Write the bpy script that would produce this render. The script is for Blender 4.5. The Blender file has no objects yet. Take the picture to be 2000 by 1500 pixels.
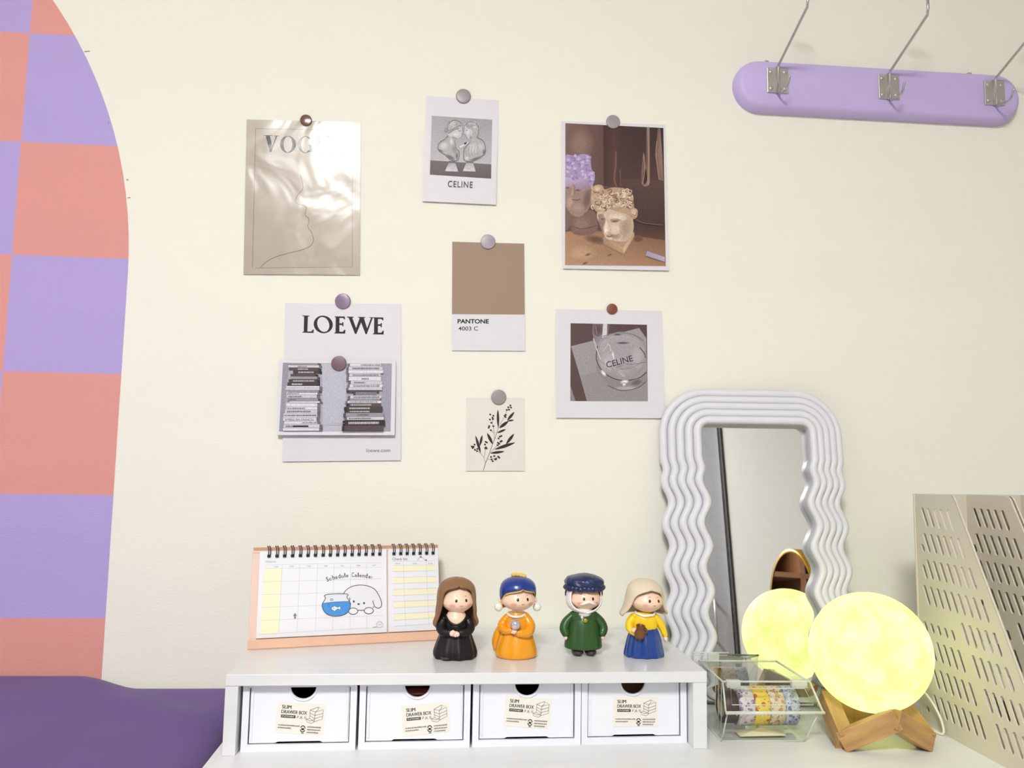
import bpy, bmesh, math, random
import numpy as np
from mathutils import Vector, Matrix
from mathutils.geometry import tessellate_polygon

random.seed(7)
scene = bpy.context.scene
col = scene.collection

# ------------------------------------------------------------------ camera, world, exposure
# X to the right, Y into the poster wall, Z up; the desk top is z = 0, metres
YAW, PITCH, ROLL = math.radians(4.8384), math.radians(5.7453), math.radians(0.883)
_fw = Vector((math.sin(YAW)*math.cos(PITCH), math.cos(YAW)*math.cos(PITCH), math.sin(PITCH)))
_rt = Vector((math.cos(YAW), -math.sin(YAW), 0))
_up = _rt.cross(_fw)
_r2 = _rt*math.cos(ROLL) + _up*math.sin(ROLL)
_u2 = -_rt*math.sin(ROLL) + _up*math.cos(ROLL)
cd = bpy.data.cameras.new('camera')
cd.sensor_width = 36.0
cd.lens = 1550.0/2000.0*36.0
cd.clip_start = 0.02
cam = bpy.data.objects.new('camera', cd)
m = Matrix.Identity(4)
for i in range(3):
    m[i][0], m[i][1], m[i][2] = _r2[i], _u2[i], -_fw[i]
m[0][3], m[1][3], m[2][3] = 0.0, -1.175, 0.335
cam.matrix_world = m
col.objects.link(cam)
scene.camera = cam

world = bpy.data.worlds.new('world')
scene.world = world
world.use_nodes = True
world.node_tree.nodes['Background'].inputs[0].default_value = (0.9, 0.95, 1.0, 1)
world.node_tree.nodes['Background'].inputs[1].default_value = 0.6

vs = scene.view_settings
vs.view_transform = 'Standard'
vs.look = 'None'
vs.gamma = 1.0
vs.use_curve_mapping = False
vs.exposure = 0.0
try:
    scene.cycles.use_light_tree = False; scene.cycles.max_bounces = 6; scene.cycles.diffuse_bounces = 3; scene.cycles.glossy_bounces = 4
    scene.cycles.transmission_bounces = 5; scene.cycles.transparent_max_bounces = 24
    scene.cycles.use_adaptive_sampling = True; scene.cycles.adaptive_threshold = 0.025
    scene.cycles.caustics_reflective = False; scene.cycles.caustics_refractive = False
except Exception: pass
LAMP_STRENGTH = 88.0          # ceiling lamp (its mesh and place are in its builder)
MOON_STRENGTH = 1.0

# ------------------------------------------------------------------ helpers
def lin(c):
    c = c/255.0
    return c/12.92 if c <= 0.04045 else ((c+0.055)/1.055)**2.4
def rgb(t, k=1.0):
    return (lin(t[0])*k, lin(t[1])*k, lin(t[2])*k, 1.0)

MATS = {}
def mat(name, c, rough=0.5, metal=0.0, var=0.04, vscale=30.0, bump=0.0, bscale=200.0, stretch=(1,1,1), spec=0.5, coat=0.0, sheen=0.0, attr=False, grain=0.0):
    """principled material whose colour varies a little with a noise texture"""
    if name in MATS: return MATS[name]
    mt = bpy.data.materials.new(name); mt.use_nodes = True
    nt = mt.node_tree; b = nt.nodes['Principled BSDF']
    b.inputs['Roughness'].default_value = rough
    b.inputs['Metallic'].default_value = metal
    b.inputs['Specular IOR Level'].default_value = spec
    b.inputs['Coat Weight'].default_value = coat
    b.inputs['Coat Roughness'].default_value = 0.08
    b.inputs['Sheen Weight'].default_value = sheen
    tc = nt.nodes.new('ShaderNodeTexCoord')
    mp = nt.nodes.new('ShaderNodeMapping'); mp.inputs['Scale'].default_value = stretch
    nt.links.new(tc.outputs['Object'], mp.inputs['Vector'])
    if attr:
        at = nt.nodes.new('ShaderNodeAttribute'); at.attribute_name = 'ink'
        nt.links.new(at.outputs['Color'], b.inputs['Base Color'])
    else:
        base = rgb(c)
        nz = nt.nodes.new('ShaderNodeTexNoise'); nz.inputs['Scale'].default_value = vscale; nz.inputs['Detail'].default_value = 4
        nt.links.new(mp.outputs['Vector'], nz.inputs['Vector'])
        rp = nt.nodes.new('ShaderNodeValToRGB')
        rp.color_ramp.elements[0].position = 0.3; rp.color_ramp.elements[1].position = 0.7
        rp.color_ramp.elements[0].color = tuple(v*(1-var) for v in base[:3])+(1,)
        rp.color_ramp.elements[1].color = tuple(min(1, v*(1+var)) for v in base[:3])+(1,)
        nt.links.new(nz.outputs['Fac'], rp.inputs['Fac'])
        nt.links.new(rp.outputs['Color'], b.inputs['Base Color'])
    if grain > 0:
        gz = nt.nodes.new('ShaderNodeTexNoise'); gz.inputs['Scale'].default_value = 420; gz.inputs['Detail'].default_value = 5
        nt.links.new(tc.outputs['Object'], gz.inputs['Vector'])
        mr = nt.nodes.new('ShaderNodeMapRange'); mr.inputs[1].default_value = 0.25; mr.inputs[2].default_value = 0.75; mr.inputs[3].default_value = 1-grain; mr.inputs[4].default_value = 1+grain
        nt.links.new(gz.outputs['Fac'], mr.inputs[0])
        mg = nt.nodes.new('ShaderNodeMix'); mg.data_type = 'RGBA'; mg.blend_type = 'MULTIPLY'; mg.inputs[0].default_value = 1.0
        nt.links.new(at.outputs['Color'], mg.inputs[6]); nt.links.new(mr.outputs[0], mg.inputs[7]); nt.links.new(mg.outputs[2], b.inputs['Base Color'])
    if bump > 0:
        n2 = nt.nodes.new('ShaderNodeTexNoise'); n2.inputs['Scale'].default_value = bscale; n2.inputs['Detail'].default_value = 3
        nt.links.new(mp.outputs['Vector'], n2.inputs['Vector'])
        bp = nt.nodes.new('ShaderNodeBump'); bp.inputs['Strength'].default_value = bump; bp.inputs['Distance'].default_value = 0.002
        nt.links.new(n2.outputs['Fac'], bp.inputs['Height'])
        nt.links.new(bp.outputs['Normal'], b.inputs['Normal'])
    MATS[name] = mt
    return mt

def tag(o, label=None, cat=None, group=None, kind=None):
    if label: o['label'] = label
    if cat: o['category'] = cat
    if group: o['group'] = group
    if kind: o['kind'] = kind
    return o
def thing(name, label, cat, loc=(0,0,0), rot=(0,0,0), group=None):
    o = bpy.data.objects.new(name, None); o.empty_display_size = 0.02
    col.objects.link(o); o.location = loc; o.rotation_euler = rot
    return tag(o, label, cat, group)
def link(name, me, mt, parent=None, loc=None, rot=None, smooth=False):
    if mt is not None and not me.materials:
        me.materials.append(mt)
    if smooth:
        me.polygons.foreach_set('use_smooth', [True]*len(me.polygons))
    o = bpy.data.objects.new(name, me); col.objects.link(o)
    if parent is not None: o.parent = parent
    if loc is not None: o.location = loc
    if rot is not None: o.rotation_euler = rot
    return o
def pyobj(name, verts, faces, mt, parent=None, smooth=False, loc=None, rot=None):
    me = bpy.data.meshes.new(name); me.from_pydata([tuple(v) for v in verts], [], faces); me.update()
    return link(name, me, mt, parent, loc, rot, smooth)
def bmobj(name, bm, mt, parent=None, smooth=False, loc=None, rot=None):
    bmesh.ops.recalc_face_normals(bm, faces=bm.faces)
    me = bpy.data.meshes.new(name); bm.to_mesh(me); bm.free()
    return link(name, me, mt, parent, loc, rot, smooth)
def copy_tree(o, parent=None):
    c = o.copy(); col.objects.link(c); c.parent = parent
    for ch in list(o.children): copy_tree(ch, c)
    return c
def modifier(o, kind, **kw):
    md = o.modifiers.new(kind.lower(), kind)
    for k, v in kw.items(): setattr(md, k, v)
    return md

def add_box(bm, x0, x1, y0, y1, z0, z1, bevel=0.0, seg=2):
    b2 = bmesh.new()
    bmesh.ops.create_cube(b2, size=1.0)
    for v in b2.verts:
        v.co = Vector(((x0+x1)/2+v.co.x*(x1-x0), (y0+y1)/2+v.co.y*(y1-y0), (z0+z1)/2+v.co.z*(z1-z0)))
    if bevel > 0:
        bmesh.ops.bevel(b2, geom=b2.edges[:], offset=bevel, segments=seg, profile=0.5, affect='EDGES')
    merge(bm, b2)
def merge(bm, b2, mtx=None):
    me = bpy.data.meshes.new('tmp'); b2.to_mesh(me); b2.free()
    if mtx is not None: me.transform(mtx)
    bm.from_mesh(me); bpy.data.meshes.remove(me)
def box(name, x0, x1, y0, y1, z0, z1, mt, parent=None, bevel=0.0, seg=2, smooth=False, loc=None, rot=None):
    bm = bmesh.new(); add_box(bm, x0, x1, y0, y1, z0, z1, bevel, seg)
    return bmobj(name, bm, mt, parent, smooth, loc, rot)

def sm(pts, n=5, closed=True):
    """catmull-rom through the points"""
    P = [Vector(p) for p in pts]; N = len(P); out = []
    rng = range(N) if closed else range(N-1)
    for i in rng:
        p0 = P[(i-1) % N] if closed or i > 0 else P[i]
        p1 = P[i]; p2 = P[(i+1) % N]
        p3 = P[(i+2) % N] if closed or i+2 < N else P[(i+1) % N]
        for k in range(n):
            t = k/n
            out.append(0.5*((2*p1)+(-p0+p2)*t+(2*p0-5*p1+4*p2-p3)*t*t+(-p0+3*p1-3*p2+p3)*t**3))
    if not closed: out.append(P[-1])
    return out

def add_tube(bm, pts, r, seg=10, closed=False, caps=True):
    P = [Vector(p) for p in pts]; N = len(P)
    rad = r if isinstance(r, (list, tuple)) else [r]*N
    tang = []
    for i in range(N):
        if closed: t = P[(i+1) % N]-P[i-1]
        else: t = P[min(i+1, N-1)]-P[max(i-1, 0)]
        tang.append(t.normalized())
    up = Vector((0,0,1)) if abs(tang[0].z) < 0.9 else Vector((1,0,0))
    nrm = (up-tang[0]*up.dot(tang[0])).normalized()
    rings = []
    for i in range(N):
        nrm = (nrm-tang[i]*nrm.dot(tang[i])).normalized()
        bi = tang[i].cross(nrm)
        rings.append([bm.verts.new(P[i]+(nrm*math.cos(a)+bi*math.sin(a))*rad[i]) for a in [2*math.pi*k/seg for k in range(seg)]])
    M_ = N if closed else N-1
    for i in range(M_):
        a, b = rings[i], rings[(i+1) % N]
        for k in range(seg):
            bm.faces.new((a[k], a[(k+1) % seg], b[(k+1) % seg], b[k]))
    if caps and not closed:
        bm.faces.new(rings[0][::-1]); bm.faces.new(rings[-1])
def tube(name, pts, r, mt, parent=None, seg=10, closed=False):
    bm = bmesh.new(); add_tube(bm, pts, r, seg, closed)
    return bmobj(name, bm, mt, parent, True)
def add_ball(bm, c, r, nu=16, nv=10, fn=None):
    rr = r if isinstance(r, (list, tuple)) else (r, r, r)
    b2 = bmesh.new(); bmesh.ops.create_uvsphere(b2, u_segments=nu, v_segments=nv, radius=1.0)
    for v in b2.verts:
        p = v.co.copy()
        if fn: p = Vector(fn(p))
        v.co = Vector((c[0]+p.x*rr[0], c[1]+p.y*rr[1], c[2]+p.z*rr[2]))
    merge(bm, b2)
def ball(name, c, r, mt, parent=None, nu=20, nv=12, fn=None):
    bm = bmesh.new(); add_ball(bm, c, r, nu, nv, fn)
    return bmobj(name, bm, mt, parent, True)
def add_cyl(bm, p0, p1, r, seg=20, r2=None):
    add_tube(bm, [p0, p1], [r, r if r2 is None else r2], seg)
def lathe_shape(rows, seg=48, fold=None):
    """rows: (z, rx, ry[, cx, cy]); fold(angle, t) scales the radius"""
    V, F = [], []
    n = len(rows)
    for i, row in enumerate(rows):
        z, rx, ry = row[:3]; cx = row[3] if len(row) > 3 else 0; cy = row[4] if len(row) > 4 else 0
        for k in range(seg):
            a = 2*math.pi*k/seg
            s = fold(a, i/(n-1)) if fold else 1.0
            V.append((cx+rx*s*math.cos(a), cy+ry*s*math.sin(a), z))
    for i in range(n-1):
        for k in range(seg):
            F.append((i*seg+k, i*seg+(k+1) % seg, (i+1)*seg+(k+1) % seg, (i+1)*seg+k))
    F.append(tuple(range(seg))[::-1]); F.append(tuple((n-1)*seg+k for k in range(seg)))
    return V, F
def rows_smooth(rows, n=4):
    return [tuple(p) for p in spline_rows(rows, n)]
def spline_rows(rows, n):
    R = [np.array(r, float) for r in rows]; N = len(R); out = []
    for i in range(N-1):
        p0, p1, p2, p3 = R[max(i-1,0)], R[i], R[i+1], R[min(i+2,N-1)]
        for k in range(n):
            t = k/n
            out.append(0.5*((2*p1)+(-p0+p2)*t+(2*p0-5*p1+4*p2-p3)*t*t+(-p0+3*p1-3*p2+p3)*t**3))
    out.append(R[-1]); return out

def plate(outer, holes, th, axis='Y'):
    """flat polygon with holes, extruded by th; outer/holes are 2D; returns verts, faces"""
    loops = [list(outer)]+[list(h) for h in holes]
    flat = [p for l in loops for p in l]
    tris = tessellate_polygon([[Vector((p[0], p[1], 0)) for p in l] for l in loops])
    n = len(flat)
    def mk(p, d):
        if axis == 'Y': return (p[0], d, p[1])
        if axis == 'X': return (d, p[0], p[1])
        return (p[0], p[1], d)
    V = [mk(p, 0) for p in flat]+[mk(p, th) for p in flat]
    F = [tuple(t) for t in tris]+[tuple(i+n for i in t[::-1]) for t in tris]
    o = 0
    for l in loops:
        k = len(l)
        for i in range(k):
            a, b = o+i, o+(i+1) % k
            F.append((a, b, b+n, a+n))
        o += k
    return V, F
def plate_obj(name, outer, holes, th, mt, parent=None, axis='Y', loc=None, rot=None, bevel=0.0):
    V, F = plate(outer, holes, th, axis)
    bm = bmesh.new(); vv = [bm.verts.new(v) for v in V]
    for f in F:
        try: bm.faces.new([vv[i] for i in f])
        except ValueError: pass
    o = bmobj(name, bm, mt, parent, False, loc, rot)
    if bevel > 0: modifier(o, 'BEVEL', width=bevel, segments=2, limit_method='ANGLE', angle_limit=math.radians(50))
    return o
def stadium(x0, y0, x1, y1, r, n=6):
    """slot outline between two end points"""
    a = math.atan2(y1-y0, x1-x0); out = []
    for k in range(n+1):
        t = a+math.pi/2+math.pi*k/n; out.append((x0+r*math.cos(t), y0+r*math.sin(t)))
    for k in range(n+1):
        t = a-math.pi/2+math.pi*k/n; out.append((x1+r*math.cos(t), y1+r*math.sin(t)))
    return out

# ---- flat print: coloured shapes laid on a sheet (local x right, z up, facing -y)
INK = mat('printed_ink', (0,0,0), 0.55, attr=True, spec=0.3)
INK_GLOSS = mat('printed_ink_gloss', (0,0,0), 0.3, attr=True, spec=0.2)
PHOTO = mat('photo_print', (0,0,0), 0.5, attr=True, spec=0.3, grain=0.16)
class Print:
    def __init__(s, src, dst, dz=8e-6, y0=-0.0003):
        # affine map from drawing units to sheet coordinates
        A = np.array([[p[0], p[1], 1.0] for p in src]); B = np.array(dst, float)
        s.M = np.linalg.lstsq(A, B, rcond=None)[0]
        s.V, s.F, s.C = [], [], []; s.lay = 0; s.clip = None; s.dz = dz; s.y0 = y0
    def mp(s, p):
        x, y = p[0], p[1]
        if s.clip:                      # keep drawing inside the picture quad (TL TR BR BL)
            a, b_, c, d = s.clip
            t = (y-a[1])/(d[1]-a[1]); lo = a[0]+(d[0]-a[0])*t; hi = b_[0]+(c[0]-b_[0])*t; x = min(max(x, lo), hi)
            t = (x-a[0])/(b_[0]-a[0]); lo = a[1]+(b_[1]-a[1])*t; hi = d[1]+(c[1]-d[1])*t; y = min(max(y, lo), hi)
        q = np.array([x, y, 1.0]) @ s.M
        return q
    def _y(s):
        s.lay += 1
        return s.y0-s.dz*s.lay
    def poly(s, pts, c, smooth=0, holes=()):
        if smooth: pts = [(v.x, v.y) for v in sm([(p[0], p[1]) for p in pts], smooth)]
        loops = [pts]+list(holes)
        tris = tessellate_polygon([[Vector((p[0], p[1], 0)) for p in l] for l in loops])
        o = len(s.V); y = s._y()
        for l in loops:
            for p in l:
                q = s.mp(p); s.V.append((q[0], y, q[1]))
        for t in tris:
            s.F.append((t[0]+o, t[1]+o, t[2]+o)); s.C.append([rgb(c)]*3)
    def blob(s, cx, cy, rx, ry, c0, c1, rot=0, n=26, core=0.35):
        """soft-edged tonal patch: colour c0 in the middle running out to c1"""
        r = math.radians(rot); o = len(s.V); y = s._y(); cols_ = []
        cm = tuple((a*0.5+b_*0.5) for a, b_ in zip(c0, c1))
        def put(x, yy, c):
            q = s.mp((cx+x*math.cos(r)-yy*math.sin(r), cy+x*math.sin(r)+yy*math.cos(r))); s.V.append((q[0], y, q[1])); cols_.append(rgb(c))
        put(0, 0, c0)
        for f_, c in ((core, c0), ((1+core)/2, cm), (1.0, c1)):
            for k in range(n):
                a = 2*math.pi*k/n; put(rx*f_*math.cos(a), ry*f_*math.sin(a), c)
        for k in range(n):
            k2 = (k+1) % n
            s.F.append((o, o+1+k, o+1+k2)); s.C.append([cols_[0], cols_[1+k], cols_[1+k2]])
            for j in range(2):
                a, b_, c_, d = 1+j*n+k, 1+j*n+k2, 1+(j+1)*n+k2, 1+(j+1)*n+k
                s.F.append((o+a, o+b_, o+c_, o+d)); s.C.append([cols_[a], cols_[b_], cols_[c_], cols_[d]])
    def gpoly(s, pts, cols_):
        """polygon with one colour per corner"""
        tris = tessellate_polygon([[Vector((p[0], p[1], 0)) for p in pts]])
        o = len(s.V); y = s._y()
        for p in pts:
            q = s.mp(p); s.V.append((q[0], y, q[1]))
        for t in tris:
            s.F.append(tuple(i+o for i in t)); s.C.append([rgb(cols_[i]) for i in t])
    def rect(s, x0, y0, x1, y1, c): s.poly([(x0,y0),(x1,y0),(x1,y1),(x0,y1)], c)
    def ell(s, cx, cy, rx, ry, c, rot=0, n=28, a0=0, a1=360):
        r = math.radians(rot); pts = []
        full = (a1-a0) >= 360
        for k in range(n if full else n+1):
            a = math.radians(a0+(a1-a0)*k/n)
            x, y = rx*math.cos(a), ry*math.sin(a)
            pts.append((cx+x*math.cos(r)-y*math.sin(r), cy+x*math.sin(r)+y*math.cos(r)))
        s.poly(pts, c)
    def ring(s, cx, cy, rx, ry, w, c, rot=0, n=40, a0=0, a1=360):
        r = math.radians(rot); pts = []
        for k in range(n+1):
            a = math.radians(a0+(a1-a0)*k/n)
            x, y = rx*math.cos(a), ry*math.sin(a)
            pts.append((cx+x*math.cos(r)-y*math.sin(r), cy+x*math.sin(r)+y*math.cos(r)))
        s.line(pts, w, c)
    def line(s, pts, w, c, smooth=0, closed=False):
        P = [Vector((p[0], p[1])) for p in pts]
        if smooth: P = sm([(p.x, p.y) for p in P], smooth, closed)
        P = [Vector((p[0], p[1])) for p in P]
        if closed: P.append(P[0])
        y = s._y(); n = len(P); o = len(s.V)
        ws = w if isinstance(w, (list, tuple)) else [w]*n
        for i in range(n):
            a = P[max(i-1,0)]; b = P[min(i+1,n-1)]
            if closed and i in (0, n-1): a, b = P[n-2], P[1]
            t = (b-a)
            if t.length < 1e-9: t = Vector((1,0))
            t.normalize(); nn = Vector((-t.y, t.x))*ws[i]/2
            for q in (P[i]+nn, P[i]-nn):
                z = s.mp(q); s.V.append((z[0], y, z[1]))
        for i in range(n-1):
            k = o+2*i
            s.F.append((k, k+1, k+3, k+2)); s.C.append([rgb(c)]*4)
    def text(s, body, x0, y0, x1, y1, c, rot=0, bold=0.0, space=1.0):
        """text fitted into the box (drawing units, y down), turned by rot about the box centre"""
        cu = bpy.data.curves.new('t', 'FONT'); cu.body = body; cu.offset = bold; cu.space_character = space; cu.resolution_u = 4
        ob = bpy.data.objects.new('t', cu); col.objects.link(ob)
        dg = bpy.context.evaluated_depsgraph_get()
        me = bpy.data.meshes.new_from_object(ob.evaluated_get(dg))
        vs_ = [v.co.copy() for v in me.vertices]; fs = [tuple(p.vertices) for p in me.polygons]
        bpy.data.objects.remove(ob); bpy.data.curves.remove(cu); bpy.data.meshes.remove(me)
        if not vs_: return
        ax, bx = min(v.x for v in vs_), max(v.x for v in vs_); ay, by = min(v.y for v in vs_), max(v.y for v in vs_)
        cx, cy = (x0+x1)/2, (y0+y1)/2; r = math.radians(rot); o = len(s.V); y = s._y()
        for v in vs_:
            px = x0+(v.x-ax)/(bx-ax)*(x1-x0)-cx; py = y1-(v.y-ay)/(by-ay)*(y1-y0)-cy
            q = s.mp((cx+px*math.cos(r)-py*math.sin(r), cy+px*math.sin(r)+py*math.cos(r)))
            s.V.append((q[0], y, q[1]))
        for f in fs: s.F.append(tuple(i+o for i in f)); s.C.append([rgb(c)]*len(f))
    def build(s, name, parent, mt=None):
        me = bpy.data.meshes.new(name); me.from_pydata(s.V, [], s.F)
        at = me.color_attributes.new('ink', 'FLOAT_COLOR', 'CORNER')
        data = []
        for c in s.C:
            for q in c: data.extend(q)
        at.data.foreach_set('color', data)
        me.update()
        s.V, s.F, s.C = [], [], []; s.clip = None
        return link(name, me, mt or INK, parent)
# ------------------------------------------------------------------ materials
K = 1.0
WALL = mat('cream_wallpaper', (245,243,231), 0.75, var=0.012, vscale=6, bump=0.16, bscale=520, stretch=(0.25,1,1.6), spec=0.2)
WHITE_PAINT = mat('white_room_paint', (243,242,239), 0.8, var=0.01, vscale=3)
LAV = mat('lavender_paint', (184,166,222), 0.75, var=0.02, vscale=8, bump=0.16, bscale=520, stretch=(0.25,1,1.6), spec=0.2)
SALMON = mat('salmon_paint', (226,158,150), 0.75, var=0.02, vscale=8, bump=0.16, bscale=520, stretch=(0.25,1,1.6), spec=0.2)
PAPER = mat('white_card', (226,224,230), 0.5, var=0.008, vscale=40, spec=0.3)
PURPLE_RAIL = mat('lilac_painted_board', (203,185,236), 0.45, var=0.02, vscale=10, bump=0.1, bscale=120)
METAL = mat('brushed_steel', (188,186,180), 0.35, metal=0.6, var=0.08, vscale=40)
CHROME = mat('chrome_rod', (196,190,192), 0.18, metal=1.0, var=0.02)
WHITE_LAM = mat('white_laminate', (226,226,227), 0.22, var=0.025, vscale=10, stretch=(0.6,6,6), bump=0.05, bscale=90)
DESK_LAM = mat('white_desk_laminate', (228,228,229), 0.35, var=0.02, vscale=10, stretch=(0.6,6,6), bump=0.05, bscale=90)
WHITE_PL = mat('white_plastic', (238,239,246), 0.28, var=0.008)
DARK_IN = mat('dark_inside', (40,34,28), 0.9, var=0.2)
ORG = mat('beige_plastic', (214,206,190), 0.45, var=0.01, vscale=15)
WOOD = mat('oiled_wood', (180,140,88), 0.45, var=0.2, vscale=22, stretch=(1,6,6), bump=0.1, bscale=60)
DUVET = mat('purple_duvet_cloth', (104,81,136), 0.9, var=0.05, vscale=5, bump=0.25, bscale=500, sheen=0.1)
FRAMEW = mat('pale_grey_lacquer', (226,226,232), 0.45, var=0.008)
BLACK = mat('black_enamel', (26,24,24), 0.3, var=0.1)

# ------------------------------------------------------------------ the room
WY = 0.045                     # the poster wall
FLOOR, CEIL = -0.74, 1.80
XL, XR, YB = -2.1, 2.3, -2.75
def struct(name, x0, x1, y0, y1, z0, z1, mt):
    o = box(name, x0, x1, y0, y1, z0, z1, mt); o['kind'] = 'structure'; return o
wall = struct('wall_front', XL-0.1, XR+0.1, WY, WY+0.1, FLOOR, CEIL, WALL)
struct('wall_left', XL-0.1, XL, YB-0.1, WY, FLOOR, CEIL, WHITE_PAINT)
struct('wall_right', XR, XR+0.1, YB-0.1, WY, FLOOR, CEIL, WHITE_PAINT)
struct('wall_back', XL, XR, YB-0.1, YB, FLOOR, CEIL, WHITE_PAINT)
struct('ceiling', XL-0.1, XR+0.1, YB-0.1, WY+0.1, CEIL, CEIL+0.1, WHITE_PAINT)
struct('floor', XL-0.1, XR+0.1, YB-0.1, WY+0.1, FLOOR-0.1, FLOOR, mat('pale_oak_floor', (196,176,150), 0.5, var=0.15, vscale=4, stretch=(1,8,1)))

# painted arch of checks on the wall
def clip(poly, arch):
    out = poly
    n = len(arch)
    for i in range(n):
        a, b = arch[i], arch[(i+1) % n]
        inp, out = out, []
        def side(p): return (b[0]-a[0])*(p[1]-a[1])-(b[1]-a[1])*(p[0]-a[0])
        for j in range(len(inp)):
            p, q = inp[j], inp[(j+1) % len(inp)]
            sp, sq = side(p), side(q)
            if sp >= 0: out.append(p)
            if (sp >= 0) != (sq >= 0):
                t = sp/(sp-sq); out.append((p[0]+(q[0]-p[0])*t, p[1]+(q[1]-p[1])*t))
        if not out: return []
    return out
ACX, ACZ, AR = -1.2065, 0.612, 0.7258
arch = [(ACX-AR, -0.7), (ACX+AR, -0.7)]
arch += [(ACX+AR*math.cos(math.pi*k/72), ACZ+AR*math.sin(math.pi*k/72)) for k in range(73)]
mural = thing('painted_wall_mural', 'arch of lavender and salmon pink checks painted on the cream wall', 'mural', (0, WY, 0))
xs = [-1.931, -1.6765, -1.5055, -1.334, -1.1628, -0.9913, -0.8200, -0.6485, -0.4770]
zs = [-0.70, -0.42, -0.245, -0.07, 0.1048, 0.2806, 0.4590, 0.6343, 0.8090, 0.9820, 1.155, 1.34]
for i in range(len(xs)-1):
    for j in range(len(zs)-1):
        q = clip([(xs[i], zs[j]), (xs[i+1], zs[j]), (xs[i+1], zs[j+1]), (xs[i], zs[j+1])], arch)
        if len(q) < 3: continue
        # right column: the row ending at 0.1048 is salmon, then alternating upwards
        sal = ((len(xs)-2-i) + (j-3)) % 2 == 0
        V, F = plate(q, [], -0.0006)
        o = pyobj('painted_square', V, F, SALMON if sal else LAV, mural)
# pencil ticks left beside the arch edge
GRAPH = mat('graphite', (150,144,138), 0.8)
for (x, z, l, a) in ((-0.5625,0.958,0.008,10),(-0.5235,0.845,0.004,80),(-0.4900,0.757,0.003,0),(-0.4860,0.729,0.004,5)):
    o = box('pencil_tick', -l/2, l/2, -0.0004, 0, -0.0004, 0.0004, GRAPH, mural, loc=(x, -0.0007, z), rot=(0, -math.radians(a), 0))

# ceiling lamp behind the camera, the room's main light
lamp = thing('ceiling_lamp', 'round white ceiling lamp in the middle of the room', 'lamp', (-0.40, -2.25, CEIL))
V, F = lathe_shape([(-0.001,0.33,0.33),(-0.05,0.33,0.33),(-0.05,0.31,0.31)], 48)
pyobj('housing', V, F, WHITE_PAINT, lamp)
em = bpy.data.materials.new('lamp_diffuser'); em.use_nodes = True
b = em.node_tree.nodes['Principled BSDF']
b.inputs['Base Color'].default_value = (0.9,0.9,0.9,1)
b.inputs['Emission Color'].default_value = (0.985, 1.0, 0.985, 1)
b.inputs['Emission Strength'].default_value = LAMP_STRENGTH
V, F = lathe_shape([(-0.051,0.305,0.305),(-0.065,0.295,0.295),(-0.078,0.2,0.2),(-0.082,0.05,0.05)], 48)
pyobj('diffuser', V, F, em, lamp, True)

# ------------------------------------------------------------------ desk
desk = thing('desk', 'long white laminate desk against the cream wall', 'desk', (0.45, -0.3, FLOOR))
def D(z): return z-FLOOR
box('desk_top', -0.7045, 0.95, -0.40, 0.340, D(-0.025), D(0.0), DESK_LAM, desk, 0.001)
for x in (-0.66, 0.90):
    for y in (-0.36, 0.30):
        box('leg', x-0.02, x+0.02, y-0.02, y+0.02, 0, D(-0.025), WHITE_LAM, desk, 0.002)

# bed with a purple duvet, left of the desk
bed = thing('bed', 'purple cotton duvet spread over a bed left of the desk', 'bed', (-1.2, -0.9, FLOOR))
box('bed_base', -0.56, 0.90, -1.0, 0.90, 0.0, 0.42, WHITE_LAM, bed, 0.01)
box('mattress', -0.56, 0.915, -1.0, 0.91, 0.42, 0.66, mat('mattress_cloth', (220,216,214), 0.9), bed, 0.04)
nx, ny = 90, 70
V, F = [], []
def sstep(a, b, t):
    t = max(0, min(1, (t-a)/(b-a))); return t*t*(3-2*t)
for j in range(ny+1):
    for i in range(nx+1):
        x = -1.78+(1.78-0.264)*(i/nx)**0.8
        d = 0.98*(j/ny)**1.3           # distance from the wall
        y = WY-0.012-d
        z = 0.0325-0.0185*sstep(-0.505, -0.42, x)
        z += 0.003*math.sin(x*9+1)*sstep(0,-0.5,x+0.45)
        z -= 0.05*min(d, 0.30)*(1+1.2*sstep(-0.55,-0.30,x))
        z -= 0.012*(1-min(1, d/0.03))**2*0.5
        z += 0.004*math.exp(-((x+0.40+0.25*d)/0.035)**2)*min(1,d/0.05)
        z += 0.006*math.sin(26*(x+0.7*d)+2*math.sin(9*d))*sstep(0.02,0.2,d)*0.6
        z += 0.007*math.exp(-((d-0.06-0.5*(x+0.44))/0.028)**2)*sstep(-0.46,-0.40,x)*sstep(-0.27,-0.33,x)
        z -= 0.025*sstep(-0.285,-0.262,x)*sstep(0.03,0.1,d)
        V.append((x+1.2, y+0.9, z-FLOOR))
for j in range(ny):
    for i in range(nx):
        a = j*(nx+1)+i; F.append((a, a+nx+1, a+nx+2, a+1))
duvet = pyobj('duvet', V, F, DUVET, bed, True)
modifier(duvet, 'SOLIDIFY', thickness=0.03, offset=-1)

# ------------------------------------------------------------------ desk shelf
ZT = 0.0895
shelf = thing('desk_shelf', 'low white wood-grain shelf riser standing on the desk', 'shelf', (0.04, -0.10, 0))
box('shelf_top', -0.2826, 0.2830, -0.112, 0.138, 0.0765, ZT, WHITE_LAM, shelf, 0.0008)
box('side_panel', -0.2826, -0.2680, -0.112, 0.138, 0, 0.0763, WHITE_LAM, shelf, 0.0006)
box('side_panel', 0.2656, 0.2825, -0.112, 0.138, 0, 0.0763, WHITE_LAM, shelf, 0.0006)
box('back_panel', -0.2680, 0.2656, 0.130, 0.138, 0, 0.0763, WHITE_LAM, shelf)
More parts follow.
